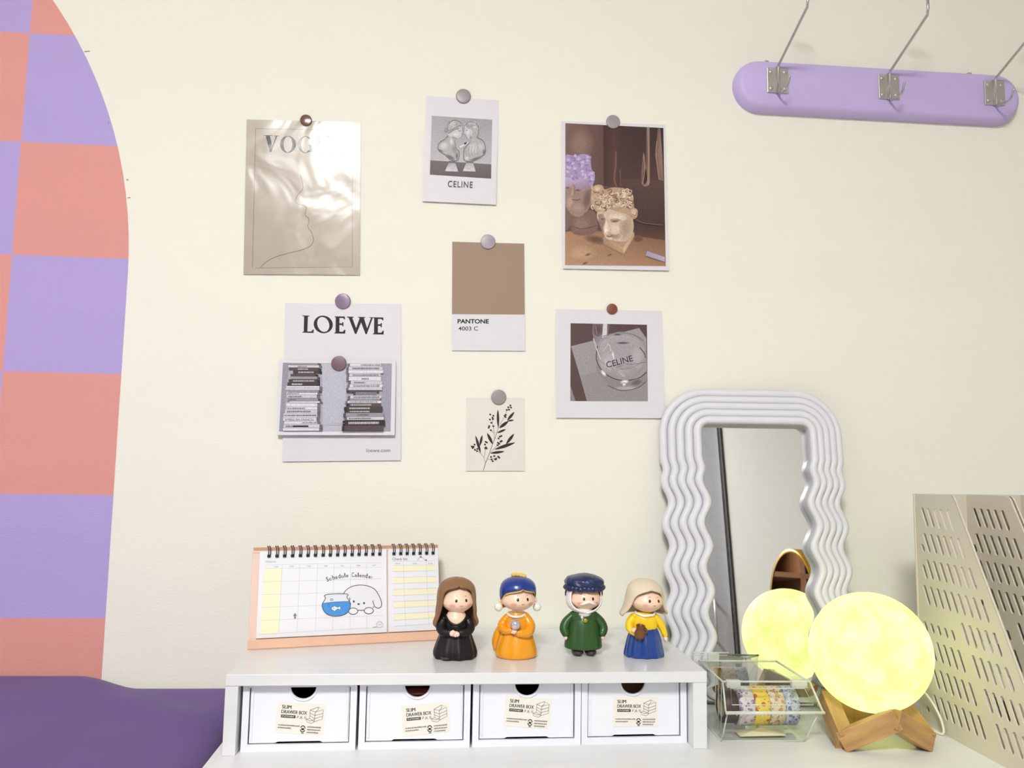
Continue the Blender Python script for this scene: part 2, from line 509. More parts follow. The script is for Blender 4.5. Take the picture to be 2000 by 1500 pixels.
# ------------------------------------------------------------------ cards pinned to the wall
BLK = (34,28,30)
def card(name, label, cx, cz, w, h, ang, corners, paper=None, tilt=0.9, lift=0.0006, th=0.0004, group='cards pinned to the wall', cat='print'):
    """corners: TL TR BR BL of the card in drawing units"""
    root = thing(name, label, cat, (cx, WY-lift-h/2*math.sin(math.radians(tilt)), cz), (math.radians(tilt)*-1, -math.radians(ang), 0), group)
    # the sheet bows very slightly along its lower edge
    box('paper', -w/2, w/2, -th/2, th/2, -h/2, h/2, paper or PAPER, root)
    p = Print(corners, [(-w/2,h/2),(w/2,h/2),(w/2,-h/2),(-w/2,-h/2)])
    return root, p

# --- glossy beige poster
mt = bpy.data.materials.new('pearl_beige_paper'); mt.use_nodes = True
nt = mt.node_tree; b = nt.nodes['Principled BSDF']
b.inputs['Base Color'].default_value = rgb((186,176,164)); b.inputs['Roughness'].default_value = 0.2
b.inputs['Metallic'].default_value = 0.0; b.inputs['Specular IOR Level'].default_value = 0.34
tc = nt.nodes.new('ShaderNodeTexCoord'); nz = nt.nodes.new('ShaderNodeTexNoise'); nz.inputs['Scale'].default_value = 11; nz.inputs['Detail'].default_value = 2.5; nz.inputs['Distortion'].default_value = 0.6
nt.links.new(tc.outputs['Object'], nz.inputs['Vector'])
bp = nt.nodes.new('ShaderNodeBump'); bp.inputs['Strength'].default_value = 0.6; bp.inputs['Distance'].default_value = 0.005
nt.links.new(nz.outputs['Fac'], bp.inputs['Height']); nt.links.new(bp.outputs['Normal'], b.inputs['Normal'])
PEARL = mt
PEARL_INK = PEARL.copy(); PEARL_INK.name = 'pearl_paper_ink'
_at = PEARL_INK.node_tree.nodes.new('ShaderNodeAttribute'); _at.attribute_name = 'ink'
PEARL_INK.node_tree.links.new(_at.outputs['Color'], PEARL_INK.node_tree.nodes['Principled BSDF'].inputs['Base Color'])
root, p = card('glossy_poster', 'glossy beige magazine-cover poster with a thin line-drawn profile', -0.2264, 0.7416, 0.1750, 0.2457, 1.7, [(77,275),(910,297),(917,1420),(66,1408)], PEARL, tilt=0.35, group='wall prints')
LN = (116,104,96)
p.line([(140,345),(855,358),(858,1365),(196,1362)], 2.6, LN); p.line([(190,1362),(134,1362),(140,345)], 2.6, LN)
p.line([(472,690),(485,735),(493,785),(470,820),(445,850),(440,885),(460,903),(500,915),(520,930),(512,960),(515,990),(533,1005),(538,1030),(532,1070),(560,1115),(572,1160),(565,1190),(540,1215),(480,1238),(380,1262),(300,1285),(240,1315),(205,1345),(190,1362)], 3.2, (96,84,78), smooth=4)
p.build('line_drawing', root, PEARL_INK)
DB = (58,44,42)
def didone(p, y0, y1):
    # V
    p.poly([(200,y0),(262,y0),(262,y0+4),(244,y0+4),(268,y1-34),(254,y1),(246,y1),(214,y0+4),(200,y0+4)], DB)
    p.poly([(276,y0+3),(310,y0+3),(310,y0+7),(298,y0+7),(258,y1-2),(252,y1-2),(288,y0+7),(276,y0+7)], DB)
    # O
    def o(cx, rx):
        out = [(cx+rx*math.cos(a), (y0+y1)/2+5+(y1-y0)/2*math.sin(a)) for a in [2*math.pi*k/40 for k in range(40)]]
        inn = [(cx+rx*0.55*math.cos(a), (y0+y1)/2+5+((y1-y0)/2-4)*math.sin(a)) for a in [2*math.pi*k/40 for k in range(40)]]
        return out, inn
    a, b_ = o(378, 58); p.poly(a, DB, holes=[b_])
    # G
    a, b_ = o(506, 56); cut = 0
    ga = [q for q in a if not (q[0] > 506+30 and q[1] < (y0+y1)/2+4)]
    i0 = max(range(len(a)), key=lambda k: 0)
    ang = [math.radians(45+ (360-45-45)*k/36+0) for k in range(37)]
    cy = (y0+y1)/2+7; ry = (y1-y0)/2
    out = [(506+56*math.cos(-t), cy+ry*math.sin(-t)) for t in ang]; inn = [(506+31*math.cos(-t), cy+(ry-4)*math.sin(-t)) for t in ang]
    p.poly(out+inn[::-1], DB)
    p.poly([(530,cy+4),(572,cy+4),(572,cy+8),(562,cy+8),(562,cy+ry-6),(540,cy+ry-6),(540,cy+8),(530,cy+8)], DB)
    # U
    p.poly([(584,y0+6),(630,y0+6),(630,y0+10),(618,y0+10),(618,y1-34),(624,y1-10),(644,y1),(662,y1-10),(668,y1-34),(668,y0+12),(656,y0+12),(656,y0+8),(686,y0+8),(686,y0+12),(674,y0+12),(674,y1-30),(666,y1-2),(640,y1+8),(610,y1),(596,y1-24),(596,y0+10),(584,y0+10)], DB)
    # E
    p.poly([(704,y0+8),(790,y0+10),(790,y0+40),(786,y0+40),(776,y0+16),(742,y0+14),(742,(y0+y1)/2+4),(758,(y0+y1)/2+4),(764,(y0+y1)/2-12),(768,(y0+y1)/2-12),(768,(y0+y1)/2+28),(764,(y0+y1)/2+28),(758,(y0+y1)/2+9),(742,(y0+y1)/2+9),(742,y1+4),(778,y1+4),(792,y1-26),(796,y1-26),(793,y1+9),(704,y1+8),(704,y1+4),(718,y1+4),(718,y0+12),(704,y0+12)], DB)
didone(p, 394, 520)
p.build('lettering', root, PEARL_INK)

# --- two busts card
root, p = card('bust_pair_card', 'small white card with a grey photo of two busts facing each other', 0.0163, 0.8286, 0.1154, 0.1733, -0.4, [(185,165),(1003,205),(972,1398),(150,1345)], tilt=0.9, group='wall prints')
p.clip = [(247,388),(932,432),(917,1103),(229,1055)]
p.gpoly([(247,388),(932,432),(919,942),(233,895)], [(168,166,172),(160,158,166),(190,188,194),(186,184,190)])
p.gpoly([(233,893),(919,940),(917,1103),(229,1055)], [(106,97,98),(112,103,104),(92,83,85),(98,89,90)])
B1, B2, B3, B4 = (178,175,177), (148,144,147), (112,107,110), (212,209,211)
# left bust
p.poly([(318,735),(340,690),(395,655),(432,615),(428,560),(470,590),(535,640),(508,690),(520,760),(556,800),(548,880),(505,905),(450,880),(395,828),(330,788)], B1, smooth=3)
p.blob(385,730,58,48,(208,205,207),B1,rot=-25); p.blob(460,860,70,26,B3,B1,rot=32); p.blob(500,770,30,60,B2,B1,rot=-15); p.blob(470,680,24,50,B4,B1,rot=-8); p.blob(530,845,18,45,B3,B1)
p.blob(350,785,44,12,B3,B1,rot=28)
p.ell(508,522,84,82,B1); p.blob(490,480,60,42,(200,197,199),B1); p.blob(412,556,26,28,B2,B2); p.blob(405,548,14,12,B1,B2)
p.poly([(432,592),(500,548),(586,528),(588,560),(596,578),(586,592),(588,612),(572,640),(520,656),(462,632)], (198,195,197), smooth=3)
p.blob(520,600,50,32,(216,213,215),(198,195,197)); p.blob(500,640,44,14,B2,(198,195,197),rot=12)
p.line([(436,590),(490,552),(560,530)], 9, B3, smooth=3); p.line([(440,562),(500,530),(575,498)], 6, B3, smooth=3); p.line([(552,562),(574,558)], 6, (84,80,84))
p.line([(588,530),(597,578),(586,594),(588,614),(570,640),(518,656),(504,690)], 4, B3, smooth=3)
rq = random.Random(2)
for k in range(20): p.ring(rq.uniform(440,575), rq.uniform(455,530), 15, 10, 4, B2 if k % 3 else (208,205,207), rot=k*40, n=10, a0=10, a1=230)
# right bust
p.poly([(612,765),(680,692),(700,650),(762,642),(822,672),(852,740),(845,822),(800,852),(740,888),(690,915),(622,902),(606,840)], B1, smooth=3)
p.blob(715,760,70,70,(204,201,203),B1); p.blob(800,740,36,60,(196,193,195),B1,rot=-15); p.blob(740,880,90,22,B3,B1,rot=-18); p.blob(835,800,18,40,B3,B1,rot=10); p.blob(640,870,34,22,B4,B1)
for k in range(5): p.line([(640+32*k,735),(630+32*k,790),(642+32*k,850)], 5, B2, smooth=3)
p.ell(692,550,84,94,B1); p.blob(730,500,50,48,(196,193,195),B1)
p.poly([(612,520),(650,508),(704,560),(694,640),(655,658),(632,622),(622,600),(606,592),(612,560)], (200,197,199), smooth=3); p.blob(652,570,30,44,(218,215,217),(200,197,199)); p.blob(690,640,20,30,B2,(190,187,189))
p.line([(612,520),(611,560),(604,590),(624,602),(634,625),(660,660)], 5, B3, smooth=3); p.line([(632,556),(656,552)], 6, (90,86,90)); p.line([(772,500),(776,570),(760,640)], 7, B3, smooth=3)
for k in range(32): p.ring(rq.uniform(625,762), rq.uniform(470,530)+(70 if k % 3 == 0 and k > 12 else 0)*0, 12, 9, 4.5, B2 if k % 3 else (214,211,213), rot=k*50, n=10, a0=10, a1=250)
OL = (104,99,103)
p.line([(318,735),(340,690),(395,655),(432,615)], 5, OL, smooth=3); p.line([(318,735),(330,788),(395,828),(450,880),(505,905),(548,880),(556,800),(520,760),(508,690)], 7, OL, smooth=3)
p.line([(612,765),(606,840),(622,902),(690,915),(740,888),(800,852),(845,822),(852,740),(822,672),(762,642)], 7, OL, smooth=3); p.line([(612,765),(650,722),(680,692)], 6, OL, smooth=3)
p.ring(508,522,84,82,5,(132,128,131),a0=150,a1=330); p.ring(692,550,84,94,5,(132,128,131),a0=200,a1=380)
p.poly([(556,740),(600,715),(660,690),(650,715),(600,740),(575,760)], (222,220,222)); p.poly([(610,700),(640,688),(638,712),(615,722)], (60,54,58))
# plinths
for x in (470, 668):
    p.gpoly([(x-30,918),(x+45,922),(x+75,1025),(x-72,1018)], [(150,147,149),(170,167,169),(206,204,206),(214,212,214)]); p.poly([(x-30,902),(x+45,908),(x+48,930),(x-34,924)], B3)
    p.blob(x,985,46,22,(196,193,195),(202,200,202))
p.build('photograph', root, PHOTO)
p.text('CELINE', 430,1130,708,1200, (78,74,76), rot=2.6, space=1.15, bold=0.006)
p.build('lettering', root)

# --- sepia heads card
root, p = card('bust_photo_card', 'white-bordered brown photo of two plaster heads on a wooden table', 0.2640, 0.7657, 0.1708, 0.2427, 1.0, [(70,118),(995,160),(1025,1450),(90,1435)], tilt=0.6, group='wall prints')
p.clip = [(103,143),(980,182),(995,1418),(110,1400)]
p.poly([(103,143),(980,182),(995,1418),(110,1400)], (96,70,65))
p.gpoly([(103,143),(445,158),(440,720),(106,1110)], [(120,92,85),(96,68,63),(96,68,63),(124,98,88)])
p.blob(232,330,120,170,(138,111,101),(112,84,77))
p.gpoly([(440,158),(520,162),(530,712),(445,705)], [(62,38,37),(76,47,44),(84,52,48),(66,42,40)]); p.gpoly([(520,162),(600,166),(598,715),(530,712)], [(80,50,46),(66,42,40),(72,47,44),(90,58,52)])
p.line([(553,395),(552,520),(540,640),(560,712)], 10, (128,90,72), smooth=4); p.line([(590,560),(596,712)], 6, (120,84,68))
p.gpoly([(600,166),(980,182),(986,660),(600,640)], [(64,43,42),(58,38,38),(80,56,52),(74,50,47)]); p.gpoly([(600,640),(986,660),(990,1120),(700,1090),(600,800)], [(86,60,55),(90,64,58),(66,45,42),(66,45,42),(80,54,50)])
p.gpoly([(828,178),(856,179),(856,680),(846,700),(812,714),(778,692),(782,560),(800,400),(822,470)], [(120,94,84),(146,120,108),(150,122,108),(150,122,108),(150,122,108),(110,80,72),(120,92,82),(128,100,90),(90,64,58)])
p.poly([(800,590),(822,550),(832,655),(802,688)], (54,34,34), smooth=3); p.line([(838,180),(846,420),(838,700)], 5, (176,150,134), smooth=3); p.line([(800,420),(812,560),(790,690)], 5, (176,150,134), smooth=3)
p.gpoly([(930,181),(952,182),(968,420),(980,662),(938,655),(905,430)], [(110,84,76),(128,102,92),(150,124,112),(128,102,92),(120,92,84),(120,94,86)]); p.line([(922,300),(912,430),(940,650)], 6, (166,140,126), smooth=3)
p.gpoly([(108,1110),(300,1090),(520,1120),(720,1110),(990,1150),(995,1418),(110,1400)], [(168,128,98),(150,110,84),(140,100,76),(120,84,66),(126,88,68),(166,126,98),(182,144,114)])
p.blob(250,1300,130,74,(188,152,122),(172,134,104))
p.gpoly([(690,1010),(988,1060),(992,1190),(720,1150)], [(60,42,40),(66,46,44),(92,64,52),(88,60,50)])
p.blob(380,1180,110,40,(106,74,60),(150,112,86),rot=12); p.blob(750,1175,44,30,(104,72,58),(122,85,66))
for x, y in ((310,1310),(500,1315),(285,1385)): p.blob(x,y,30,12,(116,82,64),(170,132,104),rot=-20)
# left head in lilac light
p.poly([(170,950),(350,925),(395,1040),(380,1110),(330,1135),(250,1142),(180,1125),(160,1060)], (124,94,85), smooth=4); p.blob(250,1040,90,80,(142,112,101),(124,94,85)); p.line([(165,1060),(260,1085),(390,1055)], 7, (96,70,63), smooth=4)
p.poly([(106,600),(330,640),(345,760),(310,890),(250,975),(180,968),(125,910),(106,850)], (156,128,117), smooth=3)
p.blob(300,820,46,120,(118,90,82),(156,128,117),rot=12); p.blob(150,850,40,70,(182,154,142),(156,128,117)); p.blob(215,900,60,44,(170,142,130),(156,128,117))
p.gpoly([(106,630),(250,630),(335,660),(325,735),(240,745),(106,712)], [(196,176,214),(190,168,212),(170,148,186),(150,124,128),(158,132,134),(172,150,170)])
p.poly([(106,440),(160,432),(205,440),(250,420),(318,435),(330,500),(340,560),(366,602),(362,660),(335,716),(300,660),(250,640),(170,615),(106,622)], (170,150,190), smooth=3)
rq = random.Random(4)
for k in range(60):
    x = rq.uniform(118,345); y = rq.uniform(440,640)
    if x > 320 and y < 560: y += 110
    p.blob(x, y, 21, 14, (204,188,226) if k % 2 else (146,124,168), (172,152,194), rot=k*40, n=14)
p.gpoly([(172,690),(190,700),(196,785),(168,796),(160,780)], [(164,138,128),(140,112,104),(126,98,90),(170,142,130),(196,170,158)]); p.blob(215,745,30,12,(112,86,84),(152,126,122)); p.blob(128,722,20,11,(112,86,84),(160,134,130)); p.line([(165,825),(205,832),(240,820)], 7, (116,86,78), smooth=3)
# right head on its block
p.gpoly([(442,1165),(620,1250),(620,1308),(442,1222)], [(176,144,114),(190,158,126),(182,150,118),(160,126,98)]); p.gpoly([(620,1250),(716,1120),(716,1160),(622,1308)], [(214,186,154),(190,160,128),(170,138,108),(202,172,140)]); p.poly([(442,1165),(540,1085),(716,1120),(620,1250)], (176,146,116))
p.poly([(385,955),(440,860),(620,840),(700,950),(694,1080),(665,1180),(600,1200),(540,1190),(470,1172),(440,1110),(408,1040)], (208,186,165), smooth=3)
p.blob(640,1080,70,120,(176,149,128),(200,177,156),rot=8); p.blob(540,1150,70,34,(168,140,120),(200,177,156)); p.blob(560,985,90,34,(226,208,190),(208,186,165),rot=6); p.blob(545,1090,46,50,(222,203,184),(208,186,165))
p.gpoly([(396,960),(440,950),(462,1012),(440,1080),(452,1120),(430,1105),(405,1040)], [(150,122,104),(176,150,132),(160,132,116),(150,122,106),(176,148,130),(150,122,104),(140,112,96)])
p.gpoly([(466,1012),(492,1030),(510,1100),(500,1128),(470,1130),(452,1108)], [(226,208,192),(190,164,144),(206,182,162),(170,140,120),(230,214,200),(246,236,224)])
p.blob(435,1000,28,13,(112,88,78),(176,150,132)); p.blob(545,1020,48,15,(120,95,82),(206,184,163),rot=-4); p.line([(500,1012),(550,1000),(600,1015)], 7, (150,122,106), smooth=3)
p.line([(470,1148),(498,1156),(524,1146)], 9, (132,100,88), smooth=3); p.blob(500,1172,30,10,(224,206,188),(190,164,144))
p.poly([(335,760),(352,712),(395,695),(436,706),(452,738),(510,724),(570,722),(640,735),(690,790),(712,870),(715,900),(745,922),(740,985),(700,1002),(660,965),(600,945),(530,925),(470,905),(420,930),(385,935),(345,890),(330,830)], (186,156,130), smooth=3)
p.blob(640,820,70,70,(206,180,154),(190,161,135))
for k in range(95):
    x = rq.uniform(345,690); y = rq.uniform(725,930)
    if x > 470 and y > 905-(0 if x < 600 else 0): y -= 40
    if y < 745 and x > 440: y += 40
    if x < 400 and y > 900: y -= 60
    p.ring(x, y, 19, 13, 8, ((232,214,192),(206,180,152),(128,98,78))[k % 3], rot=k*53, n=12, a0=20, a1=250)
p.blob(712,945,32,44,(214,190,165),(186,156,130),rot=-15); p.blob(388,732,42,32,(218,194,168),(180,150,124)); p.line([(700,960),(724,975),(738,940)], 6, (136,106,88), smooth=3)
p.gpoly([(828,1285),(984,1342),(984,1384),(812,1328)], [(170,156,186),(190,178,206),(176,162,192),(160,146,174)]); p.line([(730,1010),(800,1040),(970,1060)], 8, (116,88,78), smooth=3)
p.build('photograph', root, PHOTO)

# --- big white sheet with serif heading
root, p = card('headed_sheet', 'white sheet headed with large black capital letters and a small web address', -0.1552, 0.4557, 0.1759, 0.2406, 1.5, [(113,135),(1088,150),(1085,1452),(98,1465)], tilt=0.5, group='wall prints')
p.poly([(256,244),(314,246),(314,251),(301,255),(298,380),(330,380),(343,364),(352,364),(349,393),(256,390),(256,384),(267,381),(269,253),(256,250)], BLK)
oo = [(430+80*math.cos(a)+4*math.sin(a), 320+75*math.sin(a)) for a in [2*math.pi*k/48 for k in range(48)]]
ii = [(430+50*math.cos(a)+9*math.sin(a), 320+63*math.sin(a)) for a in [2*math.pi*k/48 for k in range(48)]]
p.poly(oo, BLK, holes=[ii])
def flarE(x, y):
    p.poly([(x,y-1),(x+85,y),(x+88,y+24),(x+79,y+24),(x+70,y+13),(x+40,y+13),(x+40,y+58),(x+62,y+58),(x+67,y+48),(x+74,y+48),(x+74,y+84),(x+67,y+84),(x+62,y+73),(x+40,y+73),(x+40,y+129),(x+68,y+130),(x+82,y+113),(x+91,y+113),(x+88,y+146),(x-3,y+144),(x-3,y+138),(x+7,y+135),(x+9,y+8),(x,y+5)], BLK)
flarE(526, 252); flarE(851, 259)
p.poly([(628,253),(686,254),(686,260),(674,263),(706,350),(736,268),(732,262),(722,260),(722,255),(784,256),(784,262),(772,265),(800,352),(832,264),(818,262),(818,257),(853,258),(847,264),(797,402),(786,402),(749,302),(709,400),(697,400),(644,264),(628,259)], BLK)
p.build('heading', root)
p.text('loewe.com', 795,1360,993,1390, (84,80,84), rot=0.2)
p.build('web_address', root)

# --- book piles photo pinned over the sheet
root, p = card('book_stack_photo', 'white-bordered grey photo of two tall book piles pinned over a larger sheet', -0.1623, 0.4301, 0.1747, 0.1128, 1.0, [(68,618),(1045,632),(1035,1245),(57,1245)], tilt=2.6, lift=0.0045, group='wall prints')
p.clip = [(100,640),(1012,645),(1000,1218),(78,1212)]
p.poly([(100,640),(1012,645),(1000,1218),(78,1212)], (172,170,184))
p.poly([(425,645),(640,645),(610,1215),(440,1215)], (188,187,200)); p.poly([(915,645),(1012,645),(1000,1218),(945,1218)], (158,157,172))
p.poly([(100,640),(150,642),(110,1212),(78,1212)], (150,148,160))
def pile(rows, side, jag):
    y = rows[0][0]
    for k, (y0, y1, xa, xb, c, tx) in enumerate(rows):
        if side > 0: p.poly([(xb-4,y0),(xb+26,y0+8),(xb+26,y1+6),(xb-4,y1)], tuple(int(v*0.5) for v in c))
        else: p.poly([(xa+4,y0),(xa-22,y0+6),(xa-22,y1+4),(xa+4,y1)], tuple(int(v*0.5) for v in c))
        p.poly([(xa,y0),(xb,y0+1),(xb,y1),(xa,y1-1)], c)
        p.line([(xa,y1-1),(xb,y1)], 3, (60,54,58))
        if tx:
            x0 = xa+(xb-xa)*tx[0]; x1 = xa+(xb-xa)*tx[1]; dark = sum(c) > 330
            x = x0
            while x < x1:
                wd = random.uniform(4, 11)
                p.rect(x, y0+(y1-y0)*0.3, min(x+wd, x1), y0+(y1-y0)*0.72, (96,92,98) if dark else (196,192,198)); x += wd+random.uniform(2,4)
W1, W2, G1, D1, D2 = (220,219,228), (204,202,212), (150,147,156), (66,52,56), (84,68,72)
pile([(642,660,140,390,G1,None),(660,682,145,400,W2,(.3,.6)),(682,706,150,395,D2,(.3,.65)),(706,734,185,400,D1,(.2,.8)),(734,756,165,370,D2,None),(756,780,162,385,G1,None),(780,806,150,385,D1,(.15,.9)),(806,836,140,385,D1,(.15,.5)),(836,852,130,405,W1,None),(852,872,128,405,W2,None),(872,892,150,400,G1,None),(892,910,135,390,W1,(.02,.4)),(910,938,138,385,W2,(.05,.5)),(938,962,140,395,G1,(.05,.3)),(962,980,160,410,W2,None),(980,1010,135,390,W1,None),(1010,1034,140,390,W1,(.02,.6)),(1034,1064,128,390,W2,(.05,.8)),(1064,1098,115,390,W1,(.02,.98)),(1098,1130,112,385,W1,None),(1130,1154,122,392,W1,(.55,1)),(1154,1186,118,410,W2,(.05,.3)),(1186,1210,112,408,W1,None)], 1, 0)
p.rect(192,1164,320,1178,(30,26,30))
p.text('AMERICAN FASHION', 125,1106,362,1126, (70,66,72), rot=0.3)
pile([(648,674,660,920,W1,(.35,.98)),(674,704,650,935,W2,(.1,.9)),(704,732,648,940,W1,None),(732,760,655,918,W2,(.1,.95)),(760,796,652,922,W1,(.4,.62)),(796,824,668,930,W2,(.1,.45)),(824,852,660,935,W1,(.1,.9)),(852,874,650,930,W2,None),(874,892,655,905,D2,None),(892,918,710,885,G1,(.05,.95)),(918,946,665,922,W2,(.1,.95)),(946,962,660,915,G1,None),(962,984,645,922,W1,(.05,.9)),(984,1010,655,920,D2,(.05,.7)),(1010,1040,635,935,D1,(.08,.65)),(1040,1064,640,930,D1,(.08,.65)),(1064,1096,630,945,G1,(.3,.6)),(1096,1124,640,945,W2,(.05,.65)),(1124,1170,625,955,(44,34,40),(.08,.85)),(1170,1212,620,940,D2,None)], -1, 0)
p.line([(470,1150),(620,1150)], 3, (160,158,172))
p.build('photograph', root, PHOTO)

# --- colour swatch card
root, p = card('colour_swatch_card', 'tall brown colour swatch card with a white caption strip', 0.0643, 0.5948, 0.1136, 0.1715, 1.2, [(130,188),(946,208),(955,1418),(135,1412)], tilt=0.5, group='wall prints')
p.poly([(130,188),(946,208),(950,1015),(133,1005)], (160,137,118)); p.build('swatch', root)
p.text('PANTONE', 195,1062,545,1112, BLK, rot=0.6, bold=0.035)
p.text('4003 C', 205,1145,425,1190, (66,62,64), rot=0.3, bold=0.012)
p.build('lettering', root)

# --- drinking glass photo
root, p = card('drinking_glass_card', 'square white card with a grey photo of a drinking glass', 0.2568, 0.4938, 0.1709, 0.1709, 0.9, [(85,145),(1338,165),(1360,1425),(100,1415)], tilt=0.9, group='wall prints')
p.clip = [(260,313),(1158,328),(1163,1230),(260,1222)]
p.poly([(260,313),(1158,328),(1163,1230),(260,1222)], (88,66,68))
p.poly([(265,583),(530,515),(640,480),(1065,366),(1150,490),(1163,1230),(452,1222),(370,930)], (158,152,154))
p.poly([(370,930),(640,860),(1163,1000),(1163,1230),(452,1222)], (150,143,145))
p.poly([(260,1040),(320,1222),(260,1222)], (140,132,135))
GL = (166,161,164)
p.gpoly([(520,316),(720,321),(690,470),(620,490),(575,560),(530,500),(512,420)], [(120,102,106),(104,84,88),(150,142,146),(150,142,146),(150,142,146),(130,116,120),(128,112,116)])
p.blob(580,390,56,80,(92,72,76),(118,100,104)); p.line([(556,350),(562,400),(572,440)], 6, (150,138,142), smooth=3); p.poly([(640,320),(690,321),(682,470),(630,480)], (212,210,216))
p.blob(855,700,300,290,GL,(152,146,148),core=0.6); p.blob(855,640,285,215,(176,172,175),(158,152,155),core=0.5); p.blob(830,600,230,130,(164,159,162),(168,163,166)); p.blob(700,760,110,130,(182,178,181),(164,159,162)); p.blob(1040,700,90,160,(178,174,177),(162,157,160))
p.poly([(560,800),(700,940),(860,985),(1050,960),(1158,870),(1158,1000),(1050,1070),(900,1105),(740,1060),(600,930)], (142,135,138), smooth=3)
p.ring(855,640,288,216,5,(134,126,130),a0=-60,a1=200); p.ring(850,612,250,150,4,(186,182,185),a0=190,a1=340); p.blob(905,1075,150,26,(176,171,174),(150,143,145)); p.blob(690,790,30,90,(196,192,195),(172,168,171),rot=-28)
p.line([(575,580),(560,720),(600,830),(700,930),(860,985),(1050,960),(1150,890)], 10, (74,60,64), smooth=4)
p.line([(690,1040),(800,1090),(900,1104),(1050,1070),(1140,1000)], 9, (96,84,88), smooth=4)
p.line([(640,470),(760,430),(900,428),(1020,455),(1120,520)], 9, (120,110,114), smooth=4); p.blob(870,545,95,16,(92,82,86),(164,159,162)); p.blob(810,447,56,12,(84,72,76),(150,143,147))
p.line([(900,790),(1000,796),(1140,770)], 7, (112,102,106), smooth=3); p.line([(1070,600),(1120,660),(1140,720)], 12, (92,80,84), smooth=3)
p.line([(525,490),(560,600),(610,740)], 10, (206,203,206), smooth=3); p.blob(758,690,16,64,(224,221,224),(170,165,168),rot=-12); p.line([(690,550),(720,580),(730,640)], 9, (206,203,206), smooth=3)
p.blob(645,900,22,48,(240,238,240),(160,154,157),rot=-38); p.blob(890,1002,56,26,(244,242,244),(150,143,146),rot=-8); p.blob(885,1030,26,26,(226,223,225),(150,143,146))
p.line([(640,640),(700,560)], 6, (196,192,195)); p.line([(820,880),(880,940)], 12, (190,186,189))
p.blob(1030,1010,85,42,(108,98,102),(146,139,142),rot=-14); p.line([(760,840),(850,870),(900,960)], 6, (190,186,189), smooth=3)
p.build('photograph', root, PHOTO)
p.text('CELINE', 672,728,990,800, (66,46,50), rot=-15, bold=0.008)
p.text('PARIS', 806,808,872,826, (110,92,96), rot=-12)
p.build('lettering', root)

# --- botanical print
root, p = card('botanical_card', 'small cream card with a black leafy branch and berries', 0.0789, 0.3800, 0.0900, 0.1123, 0.8, [(175,228),(1122,222),(1120,1420),(165,1410)], mat('cream_card', (233,226,218), 0.6, var=0.01), tilt=0.5, group='wall prints')
SK = (48,40,40)
p.line([(445,1410),(480,1300),(545,1140),(590,1000),(640,880),(680,760),(690,700)], [9,9,8,8,7,7,6], SK)
for pts in ([(480,1280),(450,1190),(385,1115),(350,1090)],[(462,1195),(478,1100),(488,1040)],[(628,900),(622,780),(600,640),(595,560)],[(618,800),(570,755)],[(690,720),(760,590),(800,520),(830,440),(880,370)],[(565,1120),(620,1060),(680,995),(730,920)],[(520,1230),(580,1225),(650,1210),(700,1190)]):
    p.line(pts, 5, SK, smooth=4)
def leaf(x0, y0, x1, y1, w):
    a = Vector((x0,y0)); b_ = Vector((x1,y1)); d = b_-a; n_ = Vector((-d.y,d.x)).normalized()*w
    L_, R_ = [], []
    for k in range(11):
        t = k/10; s_ = math.sin(math.pi*t)**0.8
        L_.append(tuple(a+d*t+n_*s_)); R_.append(tuple(a+d*t-n_*s_))
    p.poly(L_+R_[::-1][1:-1], SK)
for l in ((690,715,684,415,20),(705,722,860,605,26),(840,605,950,588,14),(835,600,955,455,22),(672,800,815,740,18),(600,985,510,800,24),(405,1130,320,840,22),(392,1010,430,835,20),(625,1070,970,955,26),(815,985,950,810,24),(555,1130,795,1100,20)):
    leaf(*l)
for x, y in ((560,500),(612,520),(598,550),(555,582),(604,575),(578,635),(545,690),(610,690),(535,715),(570,757),(890,350),(900,385),(855,380),(830,425),(868,420),(795,520),(810,540),(815,505),(740,850),(715,860),(695,890),(745,930),(730,940),(685,960),(705,975),(680,998),(485,945),(505,955),(475,988),(490,1035),(500,1050),(478,1048),(305,990),(262,1020),(275,1045),(290,1025),(312,1075),(350,1060),(345,1095),(572,1190),(625,1175),(640,1230),(600,1258),(655,1220),(690,1185),(705,1200),(580,1230)):
    p.ell(x, y, 17, 14, SK, rot=30, n=12)
p.build('branch_drawing', root)

# --- round pins
def pin(name, label, x, z, r, c, lift=0.0012, rough=0.35, metal=0.0):
    root = thing(name, label, 'magnet', (x, WY-lift, z), group='round magnets holding the wall prints')
    mt = mat('pin_'+str(c), c, rough, metal=metal, var=0.05, vscale=60)
    V, F = lathe_shape([(0,r,r),(0.0012,r,r),(0.0017,r*0.96,r*0.96),(0.0019,r*0.86,r*0.86),(0.0020,r*0.02,r*0.02)], 40)
    pyobj('disc', V, F, mt, root, True, rot=(math.pi/2, 0, 0))
pin('round_magnet','small glossy brown magnet on top of the beige poster',-0.2267,0.8648,0.0090,(116,76,66),0.0015,0.15)
pin('round_magnet','grey magnet on top of the card with two busts',0.0181,0.9180,0.0119,(150,138,142))
pin('round_magnet','mauve grey magnet on top of the brown plaster heads photo',0.2608,0.8884,0.0114,(160,148,152))
pin('round_magnet','pale lilac magnet on top of the brown swatch card',0.0618,0.6816,0.0117,(166,152,166))
pin('round_magnet','shiny lilac magnet above the large black heading',-0.1595,0.5793,0.0120,(140,122,146),0.0012,0.14)
pin('round_magnet','plum magnet on the photo of book piles',-0.1614,0.4825,0.0115,(120,92,100),0.0058)
pin('round_magnet','small rust brown magnet above the drinking glass photo',0.2600,0.5808,0.0086,(132,72,54))
pin('round_magnet','grey magnet on the small leafy branch card',0.0829,0.4370,0.0117,(152,144,144))
